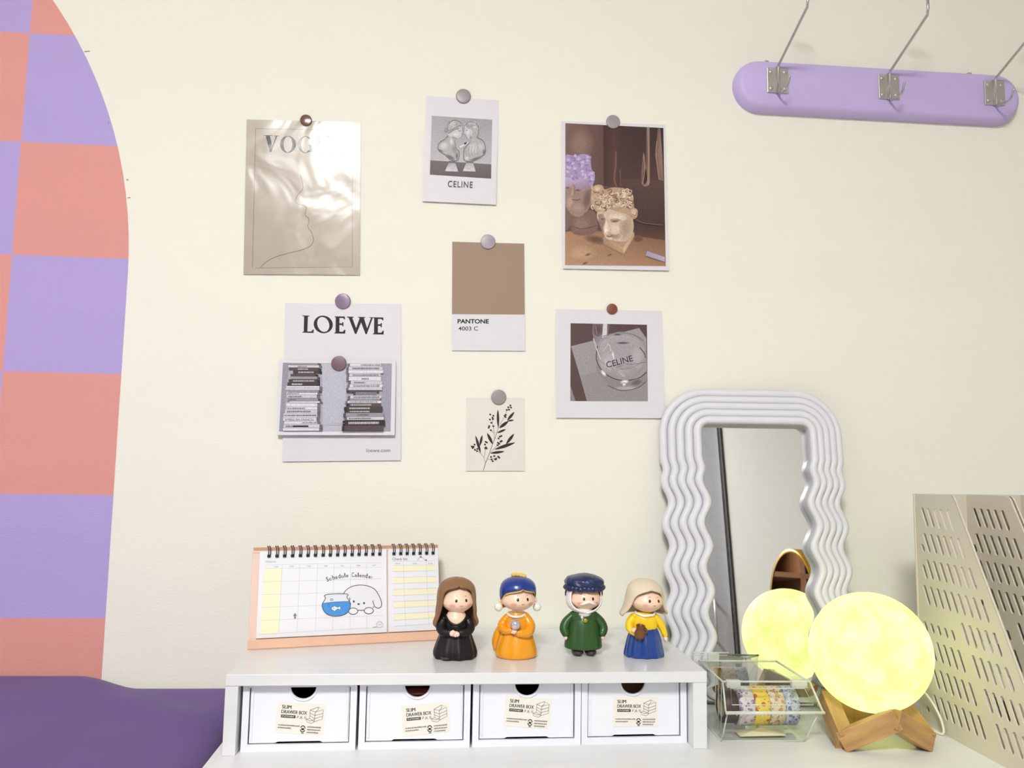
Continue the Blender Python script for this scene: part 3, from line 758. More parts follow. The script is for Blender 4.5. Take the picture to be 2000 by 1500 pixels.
# ------------------------------------------------------------------ coat rail
rail = thing('coat_rail', 'lilac round-ended wooden coat rail with three double steel hooks', 'coat rail', (0.708, WY, 0.9592))
def stad(hw, r, n=18):
    out = []
    for k in range(n+1): 
        a = -math.pi/2+math.pi*k/n; out.append((hw-r+r*math.cos(a), r*math.sin(a)))
    for k in range(n+1):
        a = math.pi/2+math.pi*k/n; out.append((-hw+r+r*math.cos(a), r*math.sin(a)))
    return out
prof = [(0.0,0.0),(0.0,0.006),(0.001,0.0095),(0.0045,0.0155),(0.008,0.0185),(0.011,0.0195)]   # inset, out
V, F = [], []
HW, RR = 0.2475, 0.0437
for ins, out_ in prof:
    for q in stad(HW-ins, RR-ins): V.append((q[0], -out_, q[1]))
n = len(stad(1, .1))
for i in range(len(prof)-1):
    for k in range(n): F.append((i*n+k, i*n+(k+1) % n, (i+1)*n+(k+1) % n, (i+1)*n+k))
F.append(tuple(range((len(prof)-1)*n, len(prof)*n))); F.append(tuple(range(n))[::-1])
bd = pyobj('board', V, F, PURPLE_RAIL, rail, True)
modifier(bd, 'EDGE_SPLIT', split_angle=math.radians(40))
for x in (-0.19, 0.165):                      # little wall brackets above the board
    box('bracket', x-0.0035, x+0.0035, -0.006, -0.001, 0.0437, 0.0475, METAL, rail, 0.001)
def make_hook(x):
    """plate, screws, long upper rod, short lower rod: one hook"""
    hk = bpy.data.objects.new('hook', None); col.objects.link(hk); hk.parent = rail; hk.location = (x, -0.0195, 0.0055)
    bm = bmesh.new(); add_box(bm, -0.018, 0.018, -0.002, 0, -0.0215, 0.0215, 0.0009)
    bmobj('plate', bm, METAL, hk)
    bm = bmesh.new(); add_cyl(bm, (0,-0.002,-0.0225), (0,-0.002,0.0225), 0.0034, 12); bmobj('hinge_barrel', bm, METAL, hk, True)
    for sx in (-1, 1):
        for sz in (-1, 1):
            bm = bmesh.new()
            b2 = bmesh.new(); bmesh.ops.create_uvsphere(b2, u_segments=14, v_segments=8, radius=0.0036)
            for v in b2.verts: v.co = Vector((v.co.x+sx*0.0118, -0.0018+v.co.y*0.5, v.co.z+sz*0.0140))
            merge(bm, b2)
            s_ = bmobj('screw', bm, METAL, hk, True)
    # offsets relative to the plate: y = out, z
    bz = -0.0055-0.9592; by = 0.0195-WY
    pts = [(0,-0.0045,-0.0225),(0,-0.0045,0.0200),(0,-0.0065,0.0245)]
    pts += [(0,-0.084+by,1.028+bz-0.002),(0,-0.0865+by,1.0345+bz),(0,-0.0868+by,1.075+bz)]
    tube('upper_rod', pts, 0.0021, CHROME, hk)
    ball('rod_tip', (0,-0.0868+by,1.078+bz), 0.0075, CHROME, hk)
    lo = [(0,-0.0045,-0.0215),(0,-0.008,-0.0258),(0,0.004+by,0.9372+bz),(0,-0.007+by,0.9362+bz),(0,-0.013+by,0.9395+bz),(0,-0.0205+by,0.9510+bz)]
    tube('lower_rod', [tuple(v) for v in sm(lo, 4, False)], 0.0019, CHROME, hk)
for x in (0.5295-0.708, 0.7195-0.708, 0.9045-0.708): make_hook(x)

# ------------------------------------------------------------------ easel calendar
PEACH = mat('peach_board', (236,204,188), 0.55, var=0.02)
KRAFT = mat('peach_board_edge', (206,160,132), 0.6, var=0.04)
PAGE = mat('calendar_page', (238,238,244), 0.55, var=0.006)
CW, CL = 0.256, 0.1245
cal = thing('desk_calendar', 'peach easel desk calendar with black spiral rings and a cartoon puppy', 'calendar', (-0.2455, -0.0920, ZT), (0, 0, math.radians(12.4)))
SL = math.radians(14.0)       # lean of the front board
def tilted(name, *a, **k):
    return box(name, *a, **k)
fr = box('front_board', -0.001, CW, 0, 0.002, 0, CL, PEACH, cal, 0.0004, loc=(0, 0.012, 0.0015), rot=(-SL, 0, 0))
topy, topz = 0.012+CL*math.sin(SL), 0.0015+CL*math.cos(SL)
box('back_board', 0, CW, -0.001, 0.001, 0, CL*0.985, PEACH, cal, 0.0004, loc=(0, 0.012+2*CL*math.sin(SL)-0.004, 0.0012), rot=(math.radians(12.5), 0, 0))
box('top_edge', 0, CW, 0.0008, 0.0030, -0.002, 0.0042, KRAFT, cal, 0.0004, loc=(0, topy, topz))
box('base_strip', -0.001, CW, 0, 0.075, 0, 0.0016, KRAFT, cal, 0.0004)
box('front_lip', -0.0015, CW+0.0005, -0.001, 0.0012, 0.0, 0.0125, mat('peach_lip', (232,188,160), 0.55, var=0.02), cal, 0.0005, loc=(0, 0.001, 0), rot=(math.radians(-8), 0, 0))
def onboard(s, t, out): # point on the sloping front board
    return (s, 0.012+t*math.sin(SL)-out*math.cos(SL), 0.0015+t*math.cos(SL)+out*math.sin(SL))
def page(name, s0, s1, t0, t1, out, corners):
    pg = bpy.data.objects.new(name, None); col.objects.link(pg); pg.parent = cal
    pg.location = onboard((s0+s1)/2, (t0+t1)/2, out); pg.rotation_euler = (-SL, 0, 0)
    w, h = s1-s0, t1-t0
    box('sheet', -w/2, w/2, -0.0012, 0.0008, -h/2, h/2, PAGE, pg)
    return pg, Print(corners, [(-w/2,h/2),(w/2,h/2),(w/2,-h/2),(-w/2,-h/2)], y0=-0.0013)
GR, TX = (206,206,214), (70,68,72)
pg, p = page('month_pad', 0.0085, 0.1805, 0.0100, CL-0.0015, 0.0016, [(205,185),(1358,190),(1345,985),(160,1012)])
p.poly([(240,355),(395,357),(365,962),(200,968)], (246,244,208))
p.line([(240,322),(1318,315)], 3, GR); p.line([(238,357),(1318,360)], 3, GR)
for y0_, y1_ in ((483,474),(604,596),(722,714),(842,830),(968,942)): p.line([(225-(y0_-483)*0.05,y0_),(1308,y1_)], 3, GR)
for xa, xb in ((395,362),(553,522),(714,684),(866,838),(1018,998),(1170,1150)): p.line([(xa,320),(xb,955)], 3, GR)
p.text('MONTH', 246,284,334,303, (150,148,154), rot=2)
for x, w in ((340,'SUN'),(478,'MON'),(634,'TUE'),(788,'WED'),(940,'THU'),(1092,'FRI'),(1242,'SAT')): p.text(w, x-17,334,x+17,348, (150,148,154))
# curved heading
hd = 'Schedule Calendar'; xx = 790
for i, ch in enumerate(hd):
    wdt = 26 if ch not in 'lr' else 14
    if ch == ' ': xx += 24; continue
    t = (xx-1028)/240.0; yb = 438+40*t*t
    tall = ch in 'SChdlC'
    p.text(ch, xx, yb-(30 if tall else 10), xx+wdt-5, yb+14, TX, rot=t*16, bold=0.012); xx += wdt+2
# puppy resting beside the bowl
LNW, OUT = 7, (84,80,82)
head = [(945,612),(980,570),(1040,540),(1110,533),(1180,545),(1240,580),(1275,640),(1296,700),(1292,745),(1262,760),(1230,742),(1215,690),(1222,742),(1190,760),(1130,775),(1075,775),(1010,750),(990,700)]
p.poly([(945,612),(980,570),(1040,540),(1110,533),(1180,545),(1240,580),(1275,640),(1230,742),(1190,772),(1075,777),(1000,755),(985,680)], (232,232,238), smooth=3)
p.poly([(1215,690),(1275,640),(1296,700),(1292,745),(1262,758),(1230,740)], (232,232,238), smooth=3)
p.line([(945,612),(980,570),(1040,540),(1110,533),(1180,545),(1240,580),(1275,640),(1296,700),(1292,745),(1262,760),(1230,740),(1215,686)], LNW, OUT, smooth=5)
p.line([(1000,650),(1003,670),(995,690)], LNW, OUT); p.line([(1075,775),(1135,777)], LNW, OUT); p.line([(1215,755),(1222,742)], LNW, OUT)
for x in (1030, 1175): p.ell(x, 782, 42, 30, (238,238,244)); p.ring(x, 782, 42, 30, LNW, OUT)
p.ell(1038,690,9,11,OUT); p.ell(1133,708,9,11,OUT); p.ell(1082,716,11,9,OUT)
# fish bowl
bowl = [(775,622),(870,612),(985,618),(975,645),(1000,690),(1005,740),(980,790),(930,818),(860,824),(800,808),(762,770),(748,715),(765,680),(780,650)]
p.poly(bowl, (226,230,240), smooth=2)
p.poly([(755,700),(860,690),(1003,688),(1004,740),(980,788),(930,815),(860,820),(800,805),(764,768),(750,720)], (74,148,220), smooth=2)
p.line(bowl, LNW, OUT, smooth=3, closed=True); p.line([(755,700),(860,690),(1002,688)], 5, OUT)
p.ring(836,668,11,9,5,OUT); p.ring(808,722,10,12,4,(56,110,170)); p.poly([(830,750),(860,728),(890,742),(912,730),(912,765),(888,755),(860,778)], (228,236,246), smooth=2); p.line([(830,750),(860,728),(890,742),(912,730),(912,765),(888,755),(860,778)], 4, OUT, closed=True, smooth=2)
p.ell(852,748,4,4,OUT)
p.poly([(488,805),(505,782),(522,805),(512,815),(514,835),(496,835),(498,815)], (140,138,142)); p.ring(1270,918,30,28,4,(180,178,186)); p.line([(1250,922),(1262,912),(1272,924),(1290,912)], 4, (180,178,186)); p.line([(1206,942),(1240,938)], 6, (176,174,182))
p.build('printed_page', pg)
pg, p = page('checklist_pad', 0.1825, CW-0.001, 0.0100, CL-0.0015, 0.0016, [(1362,190),(1868,186),(1838,972),(1353,985)])
p.text('Check list', 1406,274,1556,300, (120,118,124), bold=0.01)
p.line([(1405,312),(1830,308)], 3, GR)
for x, w in ((1458,'DATE'),(1625,'TODO'),(1782,'DONE')): p.text(w, x-22,326,x+22,340, (150,148,154))
p.line([(1652,306),(1665,285),(1690,272),(1718,288),(1728,306)], 4, (170,168,176), smooth=4); p.ell(1688,268,12,8,(120,118,124)); p.ell(1738,300,9,8,(120,118,124))
for k in range(5):
    y = 352+116*k; p.poly([(1406,y),(1828,y-4),(1826,y+52),(1404,y+56)], (245,242,208))
for k in range(11): p.line([(1406-2*k*0.5,352+58*k),(1828,348+56.5*k)], 3, GR)
p.line([(1512,312),(1512,935)], 3, GR); p.line([(1738,310),(1738,930)], 3, GR)
p.build('printed_page', pg)
# twin loop rings
bm = bmesh.new()
for dx in (-0.0013, 0.0013):
    pts = [(dx-0.0006*math.sin(a), 0.0050*math.sin(a)-0.001, 0.0085*math.cos(a)-0.0038) for a in [math.radians(-230+k*22) for k in range(13)]]
    add_tube(bm, pts, 0.00055, 6)
add_box(bm, -0.0022, 0.0022, -0.0068, -0.0056, -0.0105, -0.0070, 0.0003)
bmesh.ops.recalc_face_normals(bm, faces=bm.faces)
ring_me = bpy.data.meshes.new('ring'); bm.to_mesh(ring_me); bm.free(); ring_me.materials.append(BLACK)
for x in (283,353,420,490,560,628,695,765,830,897,963,1030,1095,1160,1225,1290,1425,1490,1552,1615,1678,1742,1805):
    s_ = (x-150)/1718*CW
    o = link('ring', ring_me, None, cal, (s_, topy, topz+0.0015), (-SL*0.5, 0, math.radians(4)), True)

# ------------------------------------------------------------------ drawer boxes under the shelf
LABELP = mat('label_paper', (238,234,222), 0.6, var=0.01)
BW, BH, BD = 0.1305, 0.0745, 0.19
def make_box(label, cx, fy, rz, nx, lx, lz, lrot):
    root = thing('drawer_box', label, 'drawer box', (cx, fy, 0), (0, 0, math.radians(rz)), 'white slim drawer boxes under the shelf')
    t = 0.0022
    cs = bmesh.new()
    fw = 0.0075                                  # face width of the case rim
    outer = [(-BW/2,0),(BW/2,0),(BW/2,BH),(-BW/2,BH)]
    hx = BW/2-fw
    hole = [(-hx,0.0075),(hx,0.0075),(hx,BH-0.003),(-hx,BH-0.003)]
    V, F = plate(outer, [hole], 0.004)
    o = pyobj('case_rim', V, F, WHITE_PL, root); modifier(o, 'BEVEL', width=0.0007, segments=2, limit_method='ANGLE')
    bm = bmesh.new()
    add_box(bm, -BW/2, -BW/2+t, 0.004, BD, 0, BH); add_box(bm, BW/2-t, BW/2, 0.004, BD, 0, BH)
    add_box(bm, -BW/2+t, BW/2-t, 0.004, BD, 0, t); add_box(bm, -BW/2+t, BW/2-t, BD-t, BD, t, BH); add_box(bm, -BW/2+t, BW/2-t, 0.004, BD-t, BH-t, BH)
    bmobj('case_shell', bm, WHITE_PL, root)
    # drawer front with a finger notch
    dw, db, dt = hx-0.0011, 0.0086, BH-0.0036
    r = 0.0148; drawer = bpy.data.objects.new('drawer', None); col.objects.link(drawer); drawer.parent = root
    def notch(rr):
        out = [(dw, db), (dw, dt), (nx+rr+0.0025, dt)]
        out += [(nx+rr*math.cos(a), dt+0.0015+rr*math.sin(a)) for a in [-math.pi*(0.02+0.96*k/24) for k in range(25)]]
        out += [(nx-rr-0.0025, dt), (-dw, dt), (-dw, db)]
        return out
    lipw = 0.024
    low = [(-lipw-0.003, db), (-lipw, db+0.0014), (lipw, db+0.0014), (lipw+0.003, db)]
    fo = notch(r); V, F = plate(fo+low, [], 0.002)
    o = pyobj('drawer_front', V, F, WHITE_PL, drawer, loc=(0, 0.0028, 0)); modifier(o, 'BEVEL', width=0.0005, segments=2, limit_method='ANGLE')
    # rim around the notch
    tube('notch_rim', [(nx+(r+0.0012)*math.cos(a), 0.0026, dt+0.0012+(r+0.0012)*math.sin(a)) for a in [-math.pi*k/28 for k in range(29)]], 0.0014, WHITE_PL, drawer, 8)
    for x in (-dw+0.0022, dw-0.0022): box('edge_bead', x-0.0012, x+0.0012, 0.0014, 0.003, db+0.003, dt, WHITE_PL, drawer, 0.0004)
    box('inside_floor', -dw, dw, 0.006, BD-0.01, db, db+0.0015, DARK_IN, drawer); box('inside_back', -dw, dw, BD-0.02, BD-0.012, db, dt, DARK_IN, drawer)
    # label sticker
    lw, lh = 0.0555, 0.0350
    st = bpy.data.objects.new('label_sticker', None); col.objects.link(st); st.parent = root
    st.location = (lx, 0.00265, lz); st.rotation_euler = (0, math.radians(lrot), 0)
    box('sticker_paper', -lw/2, lw/2, -0.0002, 0.0001, -lh/2, lh/2, LABELP, st)
    p = Print([(0,0),(1000,0),(1000,630),(0,630)], [(-lw/2,lh/2),(lw/2,lh/2),(lw/2,-lh/2),(-lw/2,-lh/2)], y0=-0.00022)
    K1 = (48,44,44)
    
    for dx in (0, 7): p.text('SLIM', 90+dx,62,280+dx,134, K1)
     
    for dx in (0, 5): p.text('DRAWER BOX', 90+dx,160,618+dx,232, K1)
    p.rect(92,258,392,318,(40,36,36)); p.text('STATIONERY', 112,272,372,304, (236,232,222), bold=0.01)
    for x in (430, 446): p.line([(x-12,308),(x+10,262)], 6, K1)
    p.ring(438,286,24,10,5,K1,rot=-60); p.line([(490,266),(530,312)], 8, K1); p.line([(530,266),(490,312)], 8, K1); p.ell(490,312,9,8,K1); p.ell(530,312,9,8,K1)
    for k in range(3): p.rect(572+16*k,262,580+16*k,316,(150,146,140))
    # little drawing of stacked drawers
    L5 = 7
    p.line([(680,130),(840,60),(950,110),(790,165),(680,130)], L5, K1); p.line([(680,130),(684,300),(790,360),(950,300),(950,110)], L5, K1); p.line([(790,165),(790,360)], L5, K1)
    p.line([(682,190),(790,235),(950,180)], L5, K1); p.line([(684,245),(790,298),(950,240)], L5, K1); p.line([(840,60),(846,110),(790,165)], L5, K1)
    p.line([(684,300),(610,320),(630,370),(740,400),(790,360)], L5, K1); p.line([(612,322),(712,352),(790,318)], L5, K1)
    # recycling mark and fine print
    p.ring(570,520,46,62,18,K1,a0=200,a1=350); p.ring(570,520,46,62,18,K1,a0=20,a1=170); p.poly([(540,505),(600,505),(596,545),(545,545)], K1); p.rect(545,600,600,614,K1)
    rnd = random.Random(3)
    for (xa, xb, y) in ((55,500,468),(55,320,520),(660,930,470),(660,930,525),(660,900,580)):
        x = xa
        while x < xb:
            w = rnd.uniform(9, 18); p.rect(x, y-rnd.uniform(8,13), x+w, y+rnd.uniform(8,13), (92,86,84)); x += w+rnd.uniform(5,9)
    p.build('printed_text', st)
    return root
make_box('leftmost white drawer box under the shelf, its label sloping down to the right', -0.1598, -0.1995, 0.7, 0.003, 0.001, 0.0355, 4.5)
make_box('white drawer box with something red inside, label sloping up to the right', -0.0262, -0.1970, 0.7, 0.002, 0.0130, 0.0325, -4.5)
make_box('white drawer box third from the left under the shelf, label sloping down', 0.1073, -0.1945, 0.7, 0.000, 0.0010, 0.0380, 5.0)
make_box('rightmost white drawer box under the shelf, its label stuck on level', 0.2388, -0.1915, 0.7, -0.001, 0.0020, 0.0365, 1.0)
# things seen through the notches
red = thing('red_pouch', 'red pouch lying inside the second drawer box', 'pouch', (-0.0225, -0.17, 0.0105))
V, F = lathe_shape(rows_smooth([(0,0.030,0.010),(0.012,0.036,0.014),(0.035,0.034,0.013),(0.0470,0.024,0.009),(0.0510,0.012,0.006)],3), 32, lambda a,t: 1+0.03*math.sin(7*a))
pyobj('pouch_body', V, F, mat('red_cloth', (150,52,46), 0.7, var=0.1), red, True); tube('drawstring', [(-0.014,-0.009,0.046),(0,-0.0125,0.0475),(0.014,-0.009,0.046)], 0.0012, mat('tan_cord', (170,130,96), 0.8), red, 6)
br = thing('brown_notebook', 'brown notebook standing inside the rightmost drawer box', 'notebook', (0.2425, -0.165, 0.0105))
box('cover', -0.045, 0.045, -0.004, 0.004, 0, 0.054, mat('brown_card', (104,76,50), 0.7, var=0.06), br, 0.001); box('pages', -0.043, 0.0455, -0.0032, 0.0032, 0.001, 0.0535, PAGE, br)
# ------------------------------------------------------------------ wavy mirror leaning on the wall
MN = Vector((-0.0977,-0.9857,0.1375)).normalized()
ME1 = Vector((0.9951,-0.0986,0)).normalized(); ME2 = MN.cross(ME1); ME2 = ME2 if ME2.z > 0 else -ME2
MS = 0.987                                    # size of the mirror
MO = Vector((0.5386,-0.0530,0.0044))
mir = thing('wavy_mirror', 'tall desk mirror with a wavy ribbed pale grey frame', 'mirror', MO)
mm = Matrix.Identity(4)
for i in range(3): mm[i][0], mm[i][1], mm[i][2], mm[i][3] = ME1[i]*MS, -MN[i]*MS, ME2[i]*MS, MO[i]
mir.matrix_world = mm      # local x right, y into the wall, z up the mirror
MCX = -0.0745
def path(off, n_side=120, base=0.0):
    """closed frame outline inset by off from the outer outline; waves on both sides"""
    hw, ht, rc = 0.1420-off, 0.4625-off, max(0.012, 0.072-off)
    def wave(z):
        s = sstep(0.352, 0.322, z)*sstep(0.004, 0.03, z)
        return -0.0054*(1-math.cos(2*math.pi*(z-0.3165)/0.0650))*s
    out = []
    zb = -0.0040+off*0.15
    rb = 0.02
    for k in range(n_side+1):                     # left side going up
        z = zb+rb+(ht-rc-zb-rb)*k/n_side
        out.append((MCX-hw-wave(z), z))
    for k in range(1, 17):
        a = math.pi-math.pi/2*k/16; out.append((MCX-hw+rc+rc*math.cos(a), ht-rc+rc*math.sin(a)))
    for k in range(0, 17):
        a = math.pi/2-math.pi/2*k/16; out.append((MCX+hw-rc+rc*math.cos(a), ht-rc+rc*math.sin(a)))
    for k in range(1, n_side+1):
        z = ht-rc-(ht-rc-zb-rb)*k/n_side
        out.append((MCX+hw+wave(z), z))
    for k in range(1, 9):
        a = -math.pi/2*k/8; out.append((MCX+hw-rb+rb*math.cos(a), zb+rb+rb*math.sin(a)))
    for k in range(0, 8):
        a = -math.pi/2-math.pi/2*k/8; out.append((MCX-hw+rb+rb*math.cos(a), zb+rb+rb*math.sin(a)))
    return out
NR, FWD = 5, 0.0600
pitch = FWD/NR
# ribbed cross-section: five rounded ribs stepping forward from the outer edge to the inner edge
sec = [(0.0, 0.0150)]
for k in range(NR):
    yb = 0.0125-0.0325*(k+0.5)/NR
    for j in range(9):
        a = math.pi*(0.10+0.80*j/8)
        sec.append((pitch*(k+0.5)-pitch/2*math.cos(a)/math.cos(math.pi*0.10), yb+0.0015-0.0062*math.sin(a)))
sec.append((FWD, 0.0005))
rings = [path(s_[0]) for s_ in sec]
n = len(rings[0])
V = [(q[0], sec[i][1], q[1]) for i, rg in enumerate(rings) for q in rg]
F = []
for i in range(len(sec)-1):
    for k in range(n): F.append((i*n+k, i*n+(k+1) % n, (i+1)*n+(k+1) % n, (i+1)*n+k))
fo = pyobj('frame', V, F, FRAMEW, mir, True); modifier(fo, 'EDGE_SPLIT', split_angle=math.radians(75))
# back board and glass
out2 = path(0.004)
V, F = plate([(q[0], q[1]) for q in out2][::2], [], 0.004); pyobj('back_board', V, F, FRAMEW, mir, loc=(0, 0.0100, 0))
gm = bpy.data.materials.new('mirror_silver'); gm.use_nodes = True
b = gm.node_tree.nodes['Principled BSDF']; b.inputs['Metallic'].default_value = 1.0; b.inputs['Roughness'].default_value = 0.015; b.inputs['Base Color'].default_value = (0.90,0.92,0.91,1)
MIRM = gm
gl = path(FWD-0.006)
pyobj('glass', [(q[0], 0.0, q[1]) for q in gl], [tuple(range(len(gl)))], MIRM, mir)

# ------------------------------------------------------------------ moon lamp
MC, MR = Vector((0.5362,-0.1978,0.1088)), 0.072
moon = thing('moon_lamp', 'glowing pale yellow moon globe lamp resting on a wooden stand', 'lamp', MC)
mt = bpy.data.materials.new('moon_glow'); mt.use_nodes = True; nt = mt.node_tree; b = nt.nodes['Principled BSDF']
tc = nt.nodes.new('ShaderNodeTexCoord')
n1 = nt.nodes.new('ShaderNodeTexNoise'); n1.inputs['Scale'].default_value = 26; n1.inputs['Detail'].default_value = 6; n1.inputs['Roughness'].default_value = 0.6
n2 = nt.nodes.new('ShaderNodeTexNoise'); n2.inputs['Scale'].default_value = 210; n2.inputs['Detail'].default_value = 3
nt.links.new(tc.outputs['Object'], n1.inputs['Vector']); nt.links.new(tc.outputs['Object'], n2.inputs['Vector'])
r1 = nt.nodes.new('ShaderNodeValToRGB'); r1.color_ramp.elements[0].position = 0.36; r1.color_ramp.elements[1].position = 0.66
r1.color_ramp.elements[0].color = (0.98, 1.12, 0.30, 1); r1.color_ramp.elements[1].color = (1.40, 1.50, 0.66, 1)
nt.links.new(n1.outputs['Fac'], r1.inputs['Fac'])
r2 = nt.nodes.new('ShaderNodeValToRGB'); r2.color_ramp.elements[0].position = 0.28; r2.color_ramp.elements[1].position = 0.40
r2.color_ramp.elements[0].color = (0.84, 0.86, 0.62, 1); r2.color_ramp.elements[1].color = (1,1,1,1)
nt.links.new(n2.outputs['Fac'], r2.inputs['Fac'])
mx = nt.nodes.new('ShaderNodeMix'); mx.data_type = 'RGBA'; mx.blend_type = 'MULTIPLY'; mx.inputs[0].default_value = 1.0
nt.links.new(r1.outputs['Color'], mx.inputs[6]); nt.links.new(r2.outputs['Color'], mx.inputs[7])
nt.links.new(mx.outputs[2], b.inputs['Emission Color']); b.inputs['Emission Strength'].default_value = MOON_STRENGTH
b.inputs['Base Color'].default_value = (0.10,0.10,0.06,1); b.inputs['Roughness'].default_value = 0.6
bm = bmesh.new(); bmesh.ops.create_uvsphere(bm, u_segments=64, v_segments=40, radius=MR)
rnd = random.Random(5); craters = []
for k in range(60):
    d = Vector((rnd.gauss(0,1), rnd.gauss(0,1), rnd.gauss(0,1))).normalized(); craters.append((d, rnd.uniform(0.05,0.16)))
craters.append(((Vector((0.4985,-0.2585,0.0900))-MC).normalized(), 0.09))
for v in bm.verts:
    u = v.co.normalized(); h = 0
    for d, r in craters:
        a = u.angle(d)/r
        if a < 1.3: h += r*0.01*((a*a-1) if a < 1 else 0.35*(1.3-a)/0.3*0)
    v.co = u*(MR+h*0.5)
bmobj('globe', bm, mt, moon, True)
cap = mat('grey_plug', (196,190,160), 0.6)
cd_ = Vector((0.64,0.62,0.42)).normalized()
q = cd_.to_track_quat('Z','Y')
V, F = lathe_shape([(-0.004,0.015,0.015),(0.0012,0.015,0.015),(0.002,0.0135,0.0135),(0.002,0.002,0.002)], 32)
o = pyobj('plug', V, F, cap, moon, True); o.location = cd_*(MR-0.0016); o.rotation_mode = 'QUATERNION'; o.rotation_quaternion = q

# wooden stand: three angled pairs of square bars
SC = Vector((0.5400,-0.1930,0.0))
stand = thing('lamp_stand', 'zigzag wooden stand of square bars under the glowing moon globe', 'stand', SC)
Fp = [Vector((0.058*math.cos(math.radians(a)), 0.058*math.sin(math.radians(a)), 0.0105)) for a in (208, 328, 88)]
Ap = [Vector((0.052*math.cos(math.radians(a)), 0.052*math.sin(math.radians(a)), 0.0410)) for a in (268, 28, 148)]
def bar(a, b_, w=0.0185, h=0.0235):
    d = (b_-a); L = d.length; t = d.normalized()
    out = Vector(((a+b_).x, (a+b_).y, 0)).normalized()
    side = (out-t*out.dot(t)).normalized(); up = t.cross(side)
    if up.z < 0: up = -up
    bm = bmesh.new(); add_box(bm, -0.004, L+0.004, -w/2, w/2, -h/2, h/2, 0.0008)
    me = bpy.data.meshes.new('bar'); bmesh.ops.recalc_face_normals(bm, faces=bm.faces); bm.to_mesh(me); bm.free()
    o = link('bar', me, WOOD, stand)
    mtx = Matrix.Identity(4)
    for i in range(3): mtx[i][0], mtx[i][1], mtx[i][2], mtx[i][3] = t[i], side[i], up[i], a[i]
    o.matrix_local = mtx
for i in range(3):
    bar(Fp[i], Ap[i]); bar(Fp[(i+1) % 3], Ap[i])

# white cable from the lamp across the holders to the desk
CABLE = mat('white_cable', (232,228,216), 0.45)
cb = tube('power_cable', [tuple(v) for v in sm([(0.590,-0.150,0.09),(0.618,-0.145,0.062),(0.634,-0.148,0.0480),(0.638,-0.1638,0.0350),(0.639,-0.1780,0.0200),(0.640,-0.1810,0.0040),(0.636,-0.172,0.0020),(0.632,-0.140,0.0018),(0.636,-0.060,0.0018)], 6, False)], 0.0016, CABLE)
tag(cb, 'thin white power cable hanging beside the glowing moon globe', 'cable')

# ------------------------------------------------------------------ magazine files
HX, HYB, HT = 0.645, -0.127, 0.3028
def slots():
    S = []
    def row(zt, zb, y0, cnt, pt=0.01425):
        dy = 0.0122*(zt-zb)/0.0253
        for k in range(cnt): S.append((y0-pt*k, zt, y0-pt*k-dy, zb))
    Z = [0.2851,0.2512,0.2166,0.1822,0.1474,0.1127,0.0783,0.0441]; B = 0.0253
    row(Z[0],Z[0]-B,-0.1431,5,0.0137)
    row(0.2362,0.2259,-0.1406,1); row(Z[1],Z[1]-B,-0.1459,6)
    row(0.2090,0.1907,-0.1411,1); row(Z[2],Z[2]-B,-0.1505,7)
    row(Z[3],Z[3]-B,-0.1416,9)
    row(0.1345,0.1221,-0.1400,5); row(Z[4],Z[4]-B,-0.2176,5)
    row(Z[5],Z[5]-B,-0.1511,5); row(Z[5],Z[5]-B,-0.2354,5)
    row(Z[6],Z[6]-B,-0.1555,6); row(Z[6],Z[6]-B,-0.2551,5)
    row(0.0246,0.0172,-0.1394,1); row(Z[7],Z[7]-B,-0.1550,7); row(Z[7],Z[7]-B,-0.2726,5)
    return S
side = [(HYB,0.0),(HYB,HT),(-0.2080,HT+0.0003),(-0.2125,HT-0.0012),(-0.2150,HT-0.0045),(-0.3380,0.0720),(-0.3490,0.0600),(-0.3520,0.0520),(-0.3520,0.0)]
R_ = 0.0033
holes = []
for (y0,z0,y1,z1) in slots():
    d = Vector((y1-y0, z1-z0)); L = d.length; d.normalize(); e = min(R_, L*0.45)
    holes.append(stadium(y0+d.x*e, z0+d.y*e, y1-d.x*e, z1-d.y*e, R_, 5))
V, F = plate(side, holes, 0.0022, 'X')
bm = bmesh.new(); vv = [bm.verts.new(v) for v in V]
for f in F:
    try: bm.faces.new([vv[i] for i in f])
    except ValueError: pass
bmesh.ops.recalc_face_normals(bm, faces=bm.faces)
side_me = bpy.data.meshes.new('side_panel'); bm.to_mesh(side_me); bm.free(); side_me.materials.append(ORG)
rim = [(y, z) for y, z in side]
def make_file(x, label):
    root = thing('magazine_file', label, 'file holder', (x, -0.24, 0), group='slotted magazine files')
    dy = 0.24
    for xx in (0, 0.0740): 
        link('side_panel', side_me, None, root, (xx, dy, 0))
    box('back_panel', 0.0022, 0.0740, HYB+dy-0.0024, HYB+dy, 0.0, HT, ORG, root)
    box('spine_bead', -0.0012, 0.0015, HYB+dy-0.0016, HYB+dy+0.0012, 0.0, HT, ORG, root, 0.0005)
    box('floor_panel', 0.0022, 0.0740, -0.352+dy, HYB+dy-0.0024, 0.0015, 0.0040, ORG, root)
    box('front_panel', 0.0022, 0.0740, -0.352+dy, -0.3498+dy, 0.0040, 0.0520, ORG, root)
    pts = [(0.0004, y+dy, z) for y, z in side[2:8]]
    tube('edge_bead', pts, 0.0011, ORG, root, 6)
    for k in range(4): box('rib', 0.0022, 0.0042, -0.30+dy+0.045*k, -0.298+dy+0.045*k, 0.004, 0.03, ORG, root)
    return root
make_file(HX, 'beige slotted magazine file standing nearest the glowing moon globe')
make_file(HX+0.0793, 'beige slotted magazine file at the far right edge')
